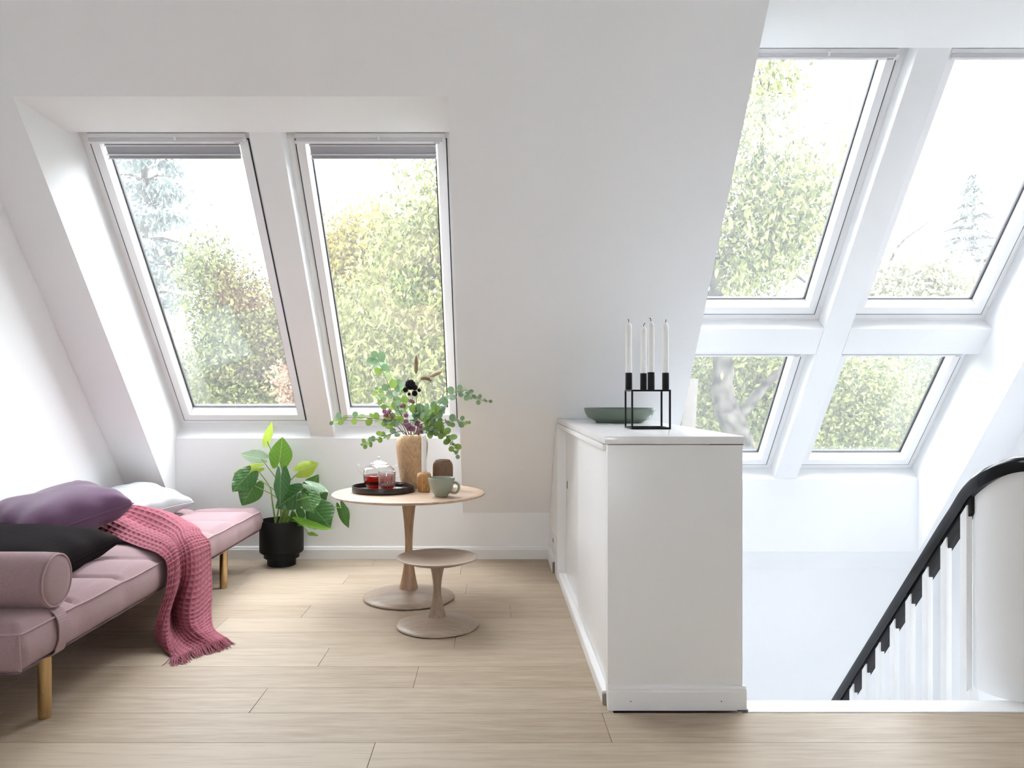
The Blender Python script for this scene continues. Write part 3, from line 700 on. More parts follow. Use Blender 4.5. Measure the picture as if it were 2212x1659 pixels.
def eucalyptus(path, size0, size1, npairs, label, start=.12, m1='eucA', m2='eucB', mixp=.5):
    pts = [Vector((vx+euc_rng.uniform(-.025, .025), vy+euc_rng.uniform(-.02, .02), T+.252))]+[bq(*q) for q in path]
    cv = crom(pts, 60)
    t = thing('eucalyptus_branch', pts[0], label, 'branch', 'eucalyptus branches in the vase')
    b = B(); b.tube(cv, [.0026-.0016*i/59 for i in range(60)], 6); obj('stem', b, 'eucstem', t, smooth=True)
    for k in range(npairs):
        f = start+(1-start)*(k+.3)/npairs; i = min(58, int(f*59)); p = Vector(cv[i]); tg = Vector(cv[i+1]-cv[i]).normalized()
        sz = size0+(size1-size0)*(k/max(1, npairs-1))
        a0 = k*math.pi/2*1.05+euc_rng.uniform(-.3, .3)
        q = tg.orthogonal().normalized(); q.rotate(Matrix.Rotation(a0, 3, tg))
        for s in (1, -1):
            d = (q*s+tg*.45+Vector((0, -.1, 0))).normalized()
            n = Vector((euc_rng.uniform(-.5, .5), -1, euc_rng.uniform(-.1, .9)))
            n = (n-d*n.dot(d)); 
            if n.length < .15: n = d.orthogonal()
            r = sz*euc_rng.uniform(1., 1.35)
            b = B(); disc_leaf(b, p+d*.004, n, d, r, euc_rng.uniform(-.25, .3))
            obj('leaf', b, m2 if euc_rng.random() < mixp else m1, t, smooth=True, angle=80)
    b = B(); disc_leaf(b, Vector(cv[-1]), (0, -1, .3), Vector(cv[-1]-cv[-3]), size1*.8); obj('leaf', b, m1, t, smooth=True, angle=80)
eucalyptus([(930, 1060, 4.50), (820, 985, 4.44), (620, 955, 4.38), (420, 945, 4.34), (230, 950, 4.30), (120, 1000, 4.29)], .019, .0145, 9, 'eucalyptus branch reaching furthest left over the plant', .25, mixp=.9)
eucalyptus([(1000, 1120, 4.46), (850, 1150, 4.40), (700, 1185, 4.36), (580, 1250, 4.33), (500, 1275, 4.32)], .0165, .011, 8, 'eucalyptus branch hanging low on the left above the teapot', .3, mixp=.8)
eucalyptus([(1010, 1000, 4.50), (930, 830, 4.52), (830, 580, 4.53), (730, 340, 4.53), (655, 190, 4.52)], .016, .027, 8, 'dark-stemmed eucalyptus branch rising on the upper left', .35, mixp=.25)
eucalyptus([(1200, 1060, 4.52), (1330, 960, 4.50), (1460, 770, 4.48), (1600, 650, 4.46), (1750, 610, 4.44), (1880, 700, 4.42), (2070, 735, 4.40)], .0205, .0125, 14, 'longest eucalyptus branch arching right past the window edge', .2, mixp=.15)
eucalyptus([(1240, 1090, 4.48), (1400, 1040, 4.44), (1560, 1000, 4.42), (1700, 985, 4.40), (1800, 1000, 4.39)], .018, .0125, 8, 'straight eucalyptus branch pointing right below the longest one', .25, mixp=.35)
eucalyptus([(1240, 1080, 4.46), (1400, 1080, 4.40), (1520, 1160, 4.36), (1610, 1260, 4.34), (1670, 1410, 4.33)], .020, .0155, 10, 'eucalyptus branch drooping on the right towards the table', .22, mixp=.75)
eucalyptus([(1110, 1000, 4.46), (1150, 900, 4.42), (1170, 860, 4.40)], .024, .021, 3, 'short eucalyptus sprig in the middle of the bouquet', .5, mixp=.2)
eucalyptus([(1000, 1010, 4.56), (980, 860, 4.58), (950, 640, 4.6), (940, 520, 4.6)], .021, .019, 6, 'broad-leaved eucalyptus sprig behind the dark flower', .4, mixp=.3)
eucalyptus([(1020, 1060, 4.56), (880, 900, 4.6), (740, 740, 4.63), (670, 600, 4.64)], .013, .0145, 6, 'thin eucalyptus sprig below the upper left branch', .45, mixp=.6)
eucalyptus([(1180, 1050, 4.56), (1260, 950, 4.58), (1310, 880, 4.6), (1300, 820, 4.6)], .015, .017, 5, 'small eucalyptus sprig right of the vase centre', .4, mixp=.7)
eucalyptus([(1080, 1050, 4.44), (1120, 960, 4.40), (1200, 900, 4.37), (1260, 850, 4.36)], .021, .019, 4, 'eucalyptus sprig leaning forward right over the vase mouth', .5, mixp=.3)
eucalyptus([(1000, 1060, 4.44), (930, 990, 4.40), (860, 960, 4.38), (800, 1000, 4.37)], .015, .015, 5, 'eucalyptus sprig leaning forward left over the vase mouth', .4, mixp=.6)
eucalyptus([(1180, 1060, 4.50), (1300, 1000, 4.48), (1400, 900, 4.47), (1470, 850, 4.46)], .018, .017, 6, 'eucalyptus sprig between the two right-hand branches', .4, mixp=.5)
eucalyptus([(1230, 1100, 4.44), (1320, 1120, 4.40), (1380, 1110, 4.38)], .017, .015, 4, 'short eucalyptus sprig low on the right of the vase', .45, mixp=.7)
def grass(path, head_from, r, label, m):
    r = r*1.5
    pts = [Vector((vx+euc_rng.uniform(-.02, .02), vy+euc_rng.uniform(-.02, .02), T+.252))]+[bq(*q) for q in path]
    cv = crom(pts, 70); k0 = int(70*head_from)
    t = thing('grass_plume', pts[0], label, 'grass', 'grass plumes in the vase')
    b = B(); b.tube(cv[:k0+2], .0016, 6); obj('stem', b, 'straw', t, smooth=True)
    b = B(); hp = cv[k0:]; n = len(hp)
    b.tube(hp, [r*.75*min(1, .35+3*i/n)*min(1, .25+3*(n-1-i)/n) for i in range(n)], 12)
    rr = random.Random(int(r*1e5))
    for i in range(n):
        for k in range(26):
            f = i+rr.random(); ii = min(n-2, int(f)); p = Vector(hp[ii]).lerp(Vector(hp[ii+1]), min(1, f-ii)); tg = Vector(hp[ii+1]-hp[ii]).normalized()
            q = tg.orthogonal().normalized(); q.rotate(Matrix.Rotation(rr.uniform(0, 6.28), 3, tg)); rad = r*.75*min(1, .35+3*i/n)*min(1, .25+3*(n-1-i)/n)
            a = p+q*rad*.8; e = p+q*(rad+r*.55)+tg*.004; sdv = tg.cross(q)*.0006
            b.add([a-sdv, a+sdv, e], [(0, 1, 2)])
    obj('seed_head', b, m, t)
grass([(1150, 900, 4.5), (1155, 600, 4.5), (1155, 440, 4.5), (1160, 300, 4.5), (1160, 165, 4.5)],   .66, .0105, 'upright brown bristly grass plume above the dark flower', 'plume')
grass([(1160, 800, 4.47), (1175, 560, 4.46), (1210, 470, 4.45), (1280, 440, 4.44), (1345, 480, 4.43)], .62, .0100, 'brown grass plume bent over to the right', 'plume')
grass([(1200, 850, 4.53), (1240, 640, 4.54), (1300, 460, 4.55), (1400, 395, 4.56), (1480, 365, 4.56)], .66, .0105, 'pale straw grass plume furthest right', 'plume2')
grass([(1010, 1000, 4.54), (940, 800, 4.55), (870, 500, 4.56), (810, 350, 4.56), (745, 230, 4.56)], .76, .0042, 'thin tan grass plume on the left of the bouquet', 'plume2')
def flower(path, heads, label, m, spiky=False):
    pts = [Vector((vx+euc_rng.uniform(-.02, .02), vy+euc_rng.uniform(-.02, .02), T+.252))]+[bq(*q) for q in path]
    t = thing('flower', pts[0], label, 'flower')
    b = B(); b.tube(crom(pts, 30), .0014, 6); top = pts[-1]
    for (x, y, d, r) in heads:
        p = bq(x, y, d)
        if (p-top).length > .004: b.tube([top, top.lerp(p, .5)+Vector((0, 0, -.004)), p], .0009, 5)
    obj('stem', b, 'petiole', t, smooth=True)
    rr = random.Random(int(path[0][0]))
    for (x, y, d, r) in heads:
        p = bq(x, y, d); b = B(); r = r*1.3
        N = 120 if not spiky else 70
        for k in range(N):
            z = 1-2*(k+.5)/N; a = k*2.39996; q = Vector((math.sqrt(1-z*z)*math.cos(a), math.sqrt(1-z*z)*math.sin(a), z))
            q = (q+Vector((rr.uniform(-.15, .15), rr.uniform(-.15, .15), rr.uniform(-.15, .15)))).normalized()
            u = q.orthogonal().normalized(); w_ = q.cross(u); e = r*(.24 if not spiky else .16)
            c0 = p+q*r*(.55 if spiky else .72); c1 = p+q*r*(1.15 if spiky else 1.0)
            b.add([c0+u*e, c0+w_*e, c0-u*e, c0-w_*e, c1], [(0, 1, 4), (1, 2, 4), (2, 3, 4), (3, 0, 4)])
        b.lathe([(0, -r*.75), (r*.55, -r*.5), (r*.75, 0), (r*.55, r*.5), (0, r*.75)], 10, tuple(p))
        obj('flower_head', b, m, t)
flower([(1120, 900, 4.45), (1110, 640, 4.43)], [(1085, 530, 4.42, .025), (1025, 595, 4.44, .013), (1140, 640, 4.41, .014), (1195, 600, 4.44, .009), (1070, 650, 4.45, .008), (1140, 565, 4.4, .014)], 'black-purple clustered flower head in the middle of the bouquet', 'darkfl')
flower([(920, 980, 4.44), (850, 910, 4.40)], [(790, 905, 4.38, .017), (760, 865, 4.40, .012), (840, 930, 4.38, .012), (760, 975, 4.39, .008), (820, 865, 4.4, .011)], 'pale dusty pink starry flower on the left of the bouquet', 'pinkfl', True)
flower([(1130, 1130, 4.42), (1110, 1080, 4.41)], [(1060, 1050, 4.39, .015), (1170, 1015, 4.40, .015), (1120, 1085, 4.38, .013), (1200, 1120, 4.40, .014), (1030, 990, 4.40, .011), (1215, 1060, 4.4, .011), (1080, 1085, 4.39, .012)], 'dark pink flower cluster low over the vase mouth', 'pinkfl', True)
flower([(1050, 950, 4.52), (1040, 880, 4.50)], [(1030, 915, 4.48, .012), (1000, 795, 4.5, .012), (1085, 730, 4.5, .011), (1120, 750, 4.5, .010), (975, 800, 4.5, .009)], 'small pink flower spray below the dark flower head', 'pinkfl', True)

# ---------------------------------------------------------------- potted plant
px_, py_ = -1.4115, 5.135
pp = thing('potted_plant', (px_, py_, 0), 'broad-leaved green plant in a stepped black pot', 'plant')
b = B(); b.lathe([(0, 0), (.090, 0), (.094, .003), (.0945, .048), (.112, .050), (.1165, .053), (.117, .082), (.136, .086), (.1425, .092), (.1445, .100), (.1445, .298), (.143, .302), (.140, .302), (.138, .298), (.138, .255), (0, .255)], 72, (px_, py_, 0)); pot = obj('pot', b, 'pot', pp, smooth=True, angle=40)
b = B(); b.lathe([(0, .262), (.07, .260), (.137, .256)], 40, (px_, py_, 0)); obj('soil', b, 'soil', pp, smooth=True)
def lp(cx, cy, y): return P(480+cx*.2109, 890+cy*.2109, y)
# heart-shaped blade: half-width along the length (from the lobes to the tip); the stalk joins at v=.22
def blade(attach, tip, hw, roll, m, cup=.2, droop=.12, wav=.05, seed=0, back=.34):
    A = Vector(attach); Tp = Vector(tip); a = Tp-A; L = a.length; a.normalize()
    view = Vector((0, 1, 0)); sd = a.cross(view); sd = sd.normalized() if sd.length > .05 else Vector((1, 0, 0))
    sd.rotate(Matrix.Rotation(roll, 3, a)); n = sd.cross(a).normalized()
    if n.y > 0 and abs(roll) < 1.5: n = -n
    rr = random.Random(seed); ph = rr.uniform(0, 6)
    NU_, NV_ = 16, 20; b = B(); uv = []
    for j in range(NV_+1):
        v = j/NV_
        for i in range(NU_+1):
            u = i/NU_*2-1
            # heart outline: two round lobes behind the stalk joint, a drawn-out tip
            w = (max(0., 1-v**1.7))**.82*(.80+1.0*v*(1-v))
            bk = -back*L*math.sin(math.pi*min(1., abs(u))**.85)**.8
            tt = (bk*(1-v)**1.6+v*L)/L
            x = u*w*hw; y = tt*L
            z = -cup*hw*(abs(u)*w)**2-droop*L*max(0, tt)**2+wav*hw*math.sin(7*tt+ph)*abs(u)**2+wav*.5*hw*math.sin(16*tt+3*abs(u))*abs(u)
            b.v.append(tuple(A+a*y+sd*x+n*z)); uv.append(((u*w+1)/2, (tt+back)/(1+back)))
    for j in range(NV_):
        for i in range(NU_):
            q = j*(NU_+1)+i; b.f.append((q, q+1, q+NU_+2, q+NU_+1))
    o = obj('leaf', b, m, pp, smooth=True, angle=90)
    ul = o.data.uv_layers.new(name='UVMap')
    for lo in o.data.loops: ul.data[lo.index].uv = uv[lo.vertex_index]
    return o
D0 = py_
leaves = [  # attach(cx,cy,dy) tip(cx,cy,dy) half width, roll, material, cup, droop
 ((462, 300, .05), (518, 100, .06), .030, .9, 'leafC', .3, .05),
 ((588, 500, .00), (616, 255, .03), .066, .1, 'leafB', .25, .05),
 ((400, 478, -.04), (182, 442, -.10), .047, -.5, 'leafD', .35, .08),
 ((350, 575, .02), (104, 632, .02), .034, .4, 'leafC', .2, .05),
 ((270, 635, -.10), (102, 812, -.18), .066, .15, 'leafA', .3, .10),
 ((325, 752, -.06), (205, 962, -.10), .070, -.3, 'leafA', .3, .10),
 ((600, 650, -.14), (582, 942, -.19), .054, .35, 'leafA', .35, .06),
 ((770, 835, -.10), (542, 985, -.12), .070, .1, 'leafA', .25, .06),
 ((800, 600, -.02), (984, 520, .00), .050, -.3, 'leafC', .3, .08),
 ((880, 800, .02), (990, 640, .04), .045, .5, 'leafA', .3, .05),
 ((890, 742, -.05), (1078, 800, -.10), .034, -.7, 'leafD', .4, .15),
 ((1030, 830, .02), (1062, 905, .0), .026, .2, 'leafA', .2, .05),
 ((885, 868, -.13), (932, 1032, -.20), .058, .0, 'leafA', .3, .08),
 ((955, 1005, -.07), (1102, 1178, -.14), .088, -.15, 'leafA', .35, .10),
 ((755, 1035, -.06), (805, 1172, -.10), .052, .35, 'leafA', .2, .05),
 ((805, 1140, -.14), (1085, 1265, -.19), .036, .75, 'leafB', .55, .30),
 ((900, 1255, -.08), (985, 1265, -.10), .016, .6, 'leafB', .4, .05),
 ((1218, 985, -.02), (1290, 1190, -.05), .036, .25, 'leafA', .25, .05),
]
stalk_rng = random.Random(5)
for k, (a, t_, hw, roll, m, cup, dr) in enumerate(leaves):
    A = lp(a[0], a[1], D0+a[2]); Tp = lp(t_[0], t_[1], D0+t_[2])
    blade(A, Tp, hw*1.3, roll, m, cup, dr, seed=k)
    s0 = Vector((px_+stalk_rng.uniform(-.04, .05), py_+stalk_rng.uniform(-.04, .04), .256)); mid = s0.lerp(A, .55)+Vector(((A.x-s0.x)*-.22, 0, .05))
    if k in (13, 15, 16, 17, 14): mid = s0.lerp(A, .5)+Vector((0, -.02, .09))
    b = B(); b.tube(crom([s0, s0.lerp(mid, .6)+Vector((0, 0, .01)), mid, A], 18), [.0062-.0034*i/17 for i in range(18)], 8); obj('stalk', b, 'petiole', pp, smooth=True)

# ---------------------------------------------------------------- sideboard partition
SBX0, SBX1, SBY0 = .423, .915, 2.785
sb = thing('sideboard', (.66, 3.9, 0), 'long white sideboard with sliding doors dividing the room from the stairs', 'sideboard')
ZW0, ZW1 = .9655, .9935
yr = lambda z: KY-(z-KZ)/1.2175-.004
b = B(); b.box(SBX0, SBX1, SBY0, SBY0+.048, 0, ZW0-.003); obj('end_panel', b, 'cab', sb, bevel=.0015)
b = B(); b.prism([(4.70, 0), (KY-.004, 0), (KY-.004, KZ-.004), (yr(ZW0-.002), ZW0-.002), (4.70, ZW0-.002)], .405, SBX1); rs = obj('rear_section', b, 'cab', sb)
b = B(); b.box(.50, SBX1, SBY0+.048, 4.70, .0, ZW0-.003); obj('carcass', b, 'cab', sb)
b = B(); b.box(.4115, .50, SBY0+.049, 4.699, .939, ZW0-.004); obj('frieze', b, 'cab', sb, bevel=.0012)
b = B(); b.prism([(SBY0-.006, ZW0), (yr(ZW0), ZW0), (yr(ZW1), ZW1), (SBY0-.006, ZW1)], .412, .921); obj('worktop', b, 'worktop', sb, bevel=.0018)
b = B(); b.box(.458, .476, 3.74, 4.698, .052, .938); d1 = obj('door', b, 'cab', sb, bevel=.0012)
b = B(); b.lathe([(0, -.001), (.019, -.001), (.021, .0005), (.020, .0018), (.016, .0018), (.014, -.0005), (0, -.0005)], 28); b.v = [(.458-z, 4.62+x, .597+y*1.15) for x, y, z in b.v]; obj('finger_pull', b, 'dull', d1, smooth=True)
b = B(); b.box(.437, .455, SBY0+.05, 3.86, .052, .938); d2 = obj('door', b, 'cab', sb, bevel=.0012)
b = B(); b.prism([(0, 0), (0, 1), (1, 1), (1, 0)], 0, 1); b.v = []; b.f = []
sk = [(.50, 0), (.410, 0), (.410, .040), (.413, .046), (.430, .047), (.432, .051), (.436, .051), (.437, .047), (.4555, .047), (.456, .043), (.4575, .043), (.458, .050), (.50, .050)]
def sweep_y(poly, y0, y1):
    q = B(); n = len(poly); q.add([(x, y0, z) for x, z in poly]+[(x, y1, z) for x, z in poly], [tuple(range(n)), tuple(range(n, 2*n))[::-1]]+[(i, n+i, n+(i+1) % n, (i+1) % n) for i in range(n)]); return q
pl = obj('plinth', sweep_y(sk, SBY0+.051, 4.698), 'cab', sb)
b = B(); b.box(.4105, .4225, SBY0+.036, SBY0+.0505, .0, .040); obj('cut_end', b, 'cut', pl)
rsk = [(.405-a, z) for a, z in SK]
bs = obj('skirting', sweep_y(rsk, 4.90, KY-.02), 'cab', sb); 
b = B(); b.box(.39, .4045, 4.888, 4.8995, 0, .07); obj('cut_end', b, 'cut', bs)
b = B(); b.prism([(SBY0-a, z) for a, z in SK], SBX0-.001, .925); es = obj('end_skirting', b, 'cab', sb)
for xx in (.5045, .833):
    b = B(); b.tube([(xx, SBY0-.0155, .034), (xx, SBY0-.0168, .034)], .0022, 8); obj('nail_hole', b, 'dull', es)
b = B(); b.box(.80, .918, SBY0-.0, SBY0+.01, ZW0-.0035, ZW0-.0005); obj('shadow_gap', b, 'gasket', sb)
b = B(); b.box(.890, .930, SBY0-.022, SBY0-.001, .0004, .0022); obj('corner_gap', b, 'gasket', sb)  # thin black sheet marking the gap at the floor corner
# wall socket on the rear section
so = thing('wall_socket', (.404, 4.93, .2), 'white socket plate on the sideboard end low by the skirting', 'socket')
b = B(); b.box(.397, .4045, 4.78, 5.09, .145, .255); pt_ = obj('plate', b, 'paint', so, bevel=.002)
b = B(); b.box(.3955, .3972, 4.905, 4.945, .19, .215); obj('switch', b, 'dull', so)

# ---------------------------------------------------------------- things on the sideboard
Zs = ZW1+.0003
K0, K1, KY0, KY1, KH, kb = .608, .780, 3.322, 3.494, .173, .0076
kh = thing('candelabrum', ((K0+K1)/2, (KY0+KY1)/2, Zs), 'black open cube candle stand with four cups on the sideboard', 'candle stand')
for x in (K0, K1-kb):
    for y in (KY0, KY1-kb):
        b = B(); b.box(x, x+kb, y, y+kb, Zs+kb, Zs+KH-kb); obj('upright_bar', b, 'black', kh)
for z in (Zs, Zs+KH-kb):
    for y in (KY0, KY1-kb): b = B(); b.box(K0, K1, y, y+kb, z, z+kb); obj('cross_bar', b, 'black', kh)
    for x in (K0, K1-kb): b = B(); b.box(x, x+kb, KY0+kb, KY1-kb, z, z+kb); obj('cross_bar', b, 'black', kh)
xm, ym = (K0+K1)/2, (KY0+KY1)/2
cups = [(K0+kb/2, ym, -.003, 'white candle on the left side of the black stand', .225), (xm, KY1-kb/2, .007, 'white candle second from left, on the back bar of the black stand', .214),
        (xm, KY0+kb/2, -.006, 'white candle third from left, on the front bar of the black stand', .222), (K1-kb/2, ym, .003, 'white candle on the right side of the black stand', .222)]
for (x, y, bend, lab, L) in cups:
    b = B(); b.lathe([(0, 0), (.0148, 0), (.0152, .001), (.0152, .0745), (.0148, .0755), (.0138, .0755), (.0138, .012), (0, .012)], 28, (x, y, Zs+KH)); obj('cup', b, 'black', kh, smooth=True)
    candle(x, y, Zs+KH+.0125, .0134, L+.063, bend, lab, 'candles in the black stand')
bw = thing('bowl', (.691, 4.13, Zs), 'shallow sage green ceramic bowl on the white sideboard top', 'bowl')
b = B(); b.lathe([(0, .006), (.118, .006), (.122, 0), (.128, 0), (.130, .006), (.153, .015), (.172, .031), (.184, .050), (.1895, .066), (.1912, .0755), (.190, .0775), (.1875, .0765), (.185, .066), (.179, .052), (.166, .034), (.147, .020), (.10, .014), (0, .013)], 88, (.691, 4.13, Zs)); obj('bowl_body', b, 'sagein', bw, smooth=True, angle=60)

# ---------------------------------------------------------------- banister, balusters and the curved parapet
RX = 1.885
rail_z = lambda y: .822-1.126*(y-2.954)
bn = thing('banister', (RX, 3.5, -.2), 'white stair banister with a curving black handrail descending beside the sideboard', 'banister')
arc_c = (RX+.155, 2.975); ra = .155
path = [(RX, y, rail_z(y)+.002) for y in np.linspace(4.9, 3.16, 24)]
tail = [(RX, 3.08, rail_z(3.08)-.002), (RX, 3.015, .752)]
arc = [(arc_c[0]-ra*math.cos(a), arc_c[1]-ra*math.sin(a), .785+.105*math.sin(min(1, (a-.0)/1.25)*math.pi/2)) for a in np.linspace(.12, math.pi/2, 9)]
path = path+tail+arc+[(RX+.3, arc_c[1]-ra, .890), (XR-.005, arc_c[1]-ra, .890)]
path = [tuple(q) for q in crom(path, 150)]
def sweep_profile(path, prof):
    """profile (side, up) swept with up kept vertical-ish"""
    b = B(); pts = [Vector(p) for p in path]; n = len(pts); m = len(prof)
    for i, p in enumerate(pts):
        t = (pts[min(i+1, n-1)]-pts[max(i-1, 0)]).normalized(); sd = Vector((t.y, -t.x, 0)).normalized(); up = sd.cross(t).normalized(); up = up if up.z > 0 else -up
        for (a, c_) in prof: b.v.append(tuple(p+sd*a+up*c_))
    for i in range(n-1):
        for k in range(m): b.f.append((i*m+k, i*m+(k+1) % m, (i+1)*m+(k+1) % m, (i+1)*m+k))
    b.f.append(tuple(range(m))); b.f.append(tuple(range((n-1)*m, n*m))[::-1]); return b
hp = [(-.022, -.026), (.022, -.026), (.0265, -.012), (.032, .002), (.030, .016), (.020, .026), (0, .030), (-.020, .026), (-.030, .016), (-.032, .002), (-.0265, -.012)]
obj('handrail', sweep_profile(path, hp), 'rail', bn, smooth=True, angle=35)
BD = .1345
low = lambda y: rail_z(y)-.030/math.cos(math.atan(1.126))
NB = 11
for k in range(NB):
    y = 3.0+BD*k; y1 = y+.042; x0, x1 = 1.865, 1.889
    zb = low(y)-1.02
    b = B(); b.hexa([(x0, y, zb), (x1, y, zb), (x1, y1, zb), (x0, y1, zb), (x0, y, low(y)-.012), (x1, y, low(y)-.012), (x1, y1, low(y1)-.012), (x0, y1, low(y1)-.012)])
    obj('baluster', b, 'paint', bn, bevel=.0025)
    ya, yb = y-BD+.043, y-.001
    b = B(); xa, xb = 1.872, 1.897
    dp = .058
    b.hexa([(xa, ya, low(ya)-dp), (xb, ya, low(ya)-dp), (xb, yb+.03, low(yb+.03)-dp), (xa, yb+.03, low(yb+.03)-dp), (xa, ya, low(ya)+.012), (xb, ya, low(ya)+.012), (xb, yb+.03, low(yb+.03)+.012), (xa, yb+.03, low(yb+.03)+.012)])
    if k: obj('rail_fillet', b, 'filler', bn)
    else:
        ya = 2.985
        b = B(); b.hexa([(xa, ya, low(ya)-dp), (xb, ya, low(ya)-dp), (xb, yb+.03, low(yb+.03)-dp), (xa, yb+.03, low(yb+.03)-dp), (xa, ya, low(ya)+.012), (xb, ya, low(ya)+.012), (xb, yb+.03, low(yb+.03)+.012), (xa, yb+.03, low(yb+.03)+.012)])
        obj('rail_fillet', b, 'filler', bn)
b = B(); b.hexa([(1.862, 2.98, -.30), (1.90, 2.98, -.30), (1.90, 4.9, -.30-1.126*1.92), (1.862, 4.9, -.30-1.126*1.92), (1.862, 2.98, -.004), (1.90, 2.98, -.004), (1.90, 4.9, -.004-1.126*1.92), (1.862, 4.9, -.004-1.126*1.92)])
obj('stringer', b, 'paint', bn)
# curved parapet: plaster drum below the rail end
b = B(); NA = 24; th = .03
prev = None
pts = [(RX+.006, 3.0)]+[(arc_c[0]-ra*math.cos(a), arc_c[1]-ra*math.sin(a)) for a in np.linspace(0, math.pi/2, NA)]+[(XR, arc_c[1]-ra)]
pin = [(RX+.006+th, 3.0)]+[(arc_c[0]-(ra-th)*math.cos(a), arc_c[1]-(ra-th)*math.sin(a)) for a in np.linspace(0, math.pi/2, NA)]+[(XR, arc_c[1]-ra+th)]
n = len(pts)
def ztop(i): 
    a = max(0, min(1, (i-1)/(NA-1))); return .765+.095*math.sin(min(1, a*1.5)*math.pi/2)
for i in range(n):
    for (q, z) in ((pts[i], .0025), (pts[i], ztop(i)), (pin[i], ztop(i)), (pin[i], .0025)): b.v.append((*q, z))
for i in range(n-1):
    for k in range(4): b.f.append((i*4+k, i*4+(k+1) % 4, (i+1)*4+(k+1) % 4, (i+1)*4+k))
b.f.append((0, 1, 2, 3)); struct(obj('wall_parapet', b, 'plaster', smooth=True, angle=40))

# ---------------------------------------------------------------- the garden outside
b = B(); b.box(-90, 90, 6.8, 140, -5.2, -5.0); struct(obj('ground', b, 'lawn'))
def leaf_cloud(name, parent, m, P0, size, kind='blade', droop=.5, seed=0, aspect=.42):
    """thousands of bent leaf blades (4 triangles each) as one stuff part"""
    g = np.random.default_rng(seed); n = len(P0)
    d = g.normal(size=(n, 3)); d[:, 2] -= droop*1.2; d /= np.linalg.norm(d, axis=1, keepdims=True)
    r = g.normal(size=(n, 3)); s = np.cross(d, r); s /= np.linalg.norm(s, axis=1, keepdims=True)+1e-9
    nn = np.cross(s, d); L = size*g.uniform(.65, 1.25, size=(n, 1)); W = L*aspect*.5
    v = np.empty((n, 6, 3))
    v[:, 0] = P0; v[:, 1] = P0+d*L*.45+s*W+nn*L*.06; v[:, 2] = P0+d*L*.45-s*W+nn*L*.06; v[:, 3] = P0+d*L-nn*L*.12; v[:, 4] = P0+d*L*.45; v[:, 5] = P0+d*L*.75
    idx = np.arange(n)[:, None]*6
    quads = np.stack([idx+[0, 1, 3, 4], idx+[0, 4, 3, 2]], axis=1).reshape(-1, 4)
    me = bpy.data.meshes.new(name)
    off = np.array(OFF[parent.name])
    V = np.delete(v, 5, axis=1); quads = np.stack([np.arange(n)[:, None]*5+[0, 1, 3, 4], np.arange(n)[:, None]*5+[0, 4, 3, 2]], axis=1).reshape(-1, 4)
    V = (V-off).reshape(-1, 3)
    me.vertices.add(len(V)); me.vertices.foreach_set('co', V.ravel())
    me.loops.add(len(quads)*4); me.loops.foreach_set('vertex_index', quads.ravel().astype(np.int32))
    me.polygons.add(len(quads)); me.polygons.foreach_set('loop_start', np.arange(0, len(quads)*4, 4, dtype=np.int32)); me.polygons.foreach_set('loop_total', np.full(len(quads), 4, dtype=np.int32))
    at = me.attributes.new('tone', 'FLOAT', 'POINT'); at.data.foreach_set('value', np.repeat(g.uniform(0, 1, n), 5).astype(np.float32))
    me.update(calc_edges=True); me.validate(); me.materials.append(MT[m])
    o = bpy.data.objects.new(name, me); COL.objects.link(o); o.parent = parent; o['kind'] = 'stuff'; OFF[o.name] = tuple(off)
    return o
def clumps(blobs, n, depth, thick, per=14, spread=.22, seed=0):
    """leaf positions gathered in twigs' clumps; blobs are (x px, y px, rx px, ry px[, depth offset]) seen at the given depth"""
    g = np.random.default_rng(seed); out = []
    wts = np.array([q[2]*q[3] for q in blobs], float); wts /= wts.sum()
    nc = n//per
    which = g.choice(len(blobs), nc, p=wts)
    for k in which:
        q = blobs[k]; dd = depth+(q[4] if len(q) > 4 else 0)
        while True:
            a = g.uniform(-1, 1, 3)
            if (a**2).sum() < 1: break
        c_ = P(q[0], q[1], dd); rx = q[2]/F*dd; ry = q[3]/F*dd
        ctr = np.array([c_.x+a[0]*rx, c_.y+a[1]*thick, c_.z+a[2]*ry])
        out.append(ctr+g.normal(size=(per, 3))*spread)
    return np.concatenate(out)
def trunk_mesh(lines):
    b = B()
    for pts, r0, r1 in lines:
        cv = crom([P(*p) if len(p) == 3 else p for p in pts], 26)
        g = random.Random(len(lines)+int(r0*1000))
        b.tube(cv, [r0+(r1-r0)*i/25+r0*.10*g.uniform(-1, 1) for i in range(26)], 10)
    return b
def tree(name, label, base, lines, bark, clouds, cat='tree', group=None):
    t = thing(name, base, label, cat, group)
    if lines: obj('trunk', trunk_mesh(lines), bark, t, smooth=True, angle=80)
    for (m, pos, size, dr, seed, asp) in clouds: leaf_cloud('foliage', t, m, pos, size, droop=dr, seed=seed, aspect=asp)
    return t
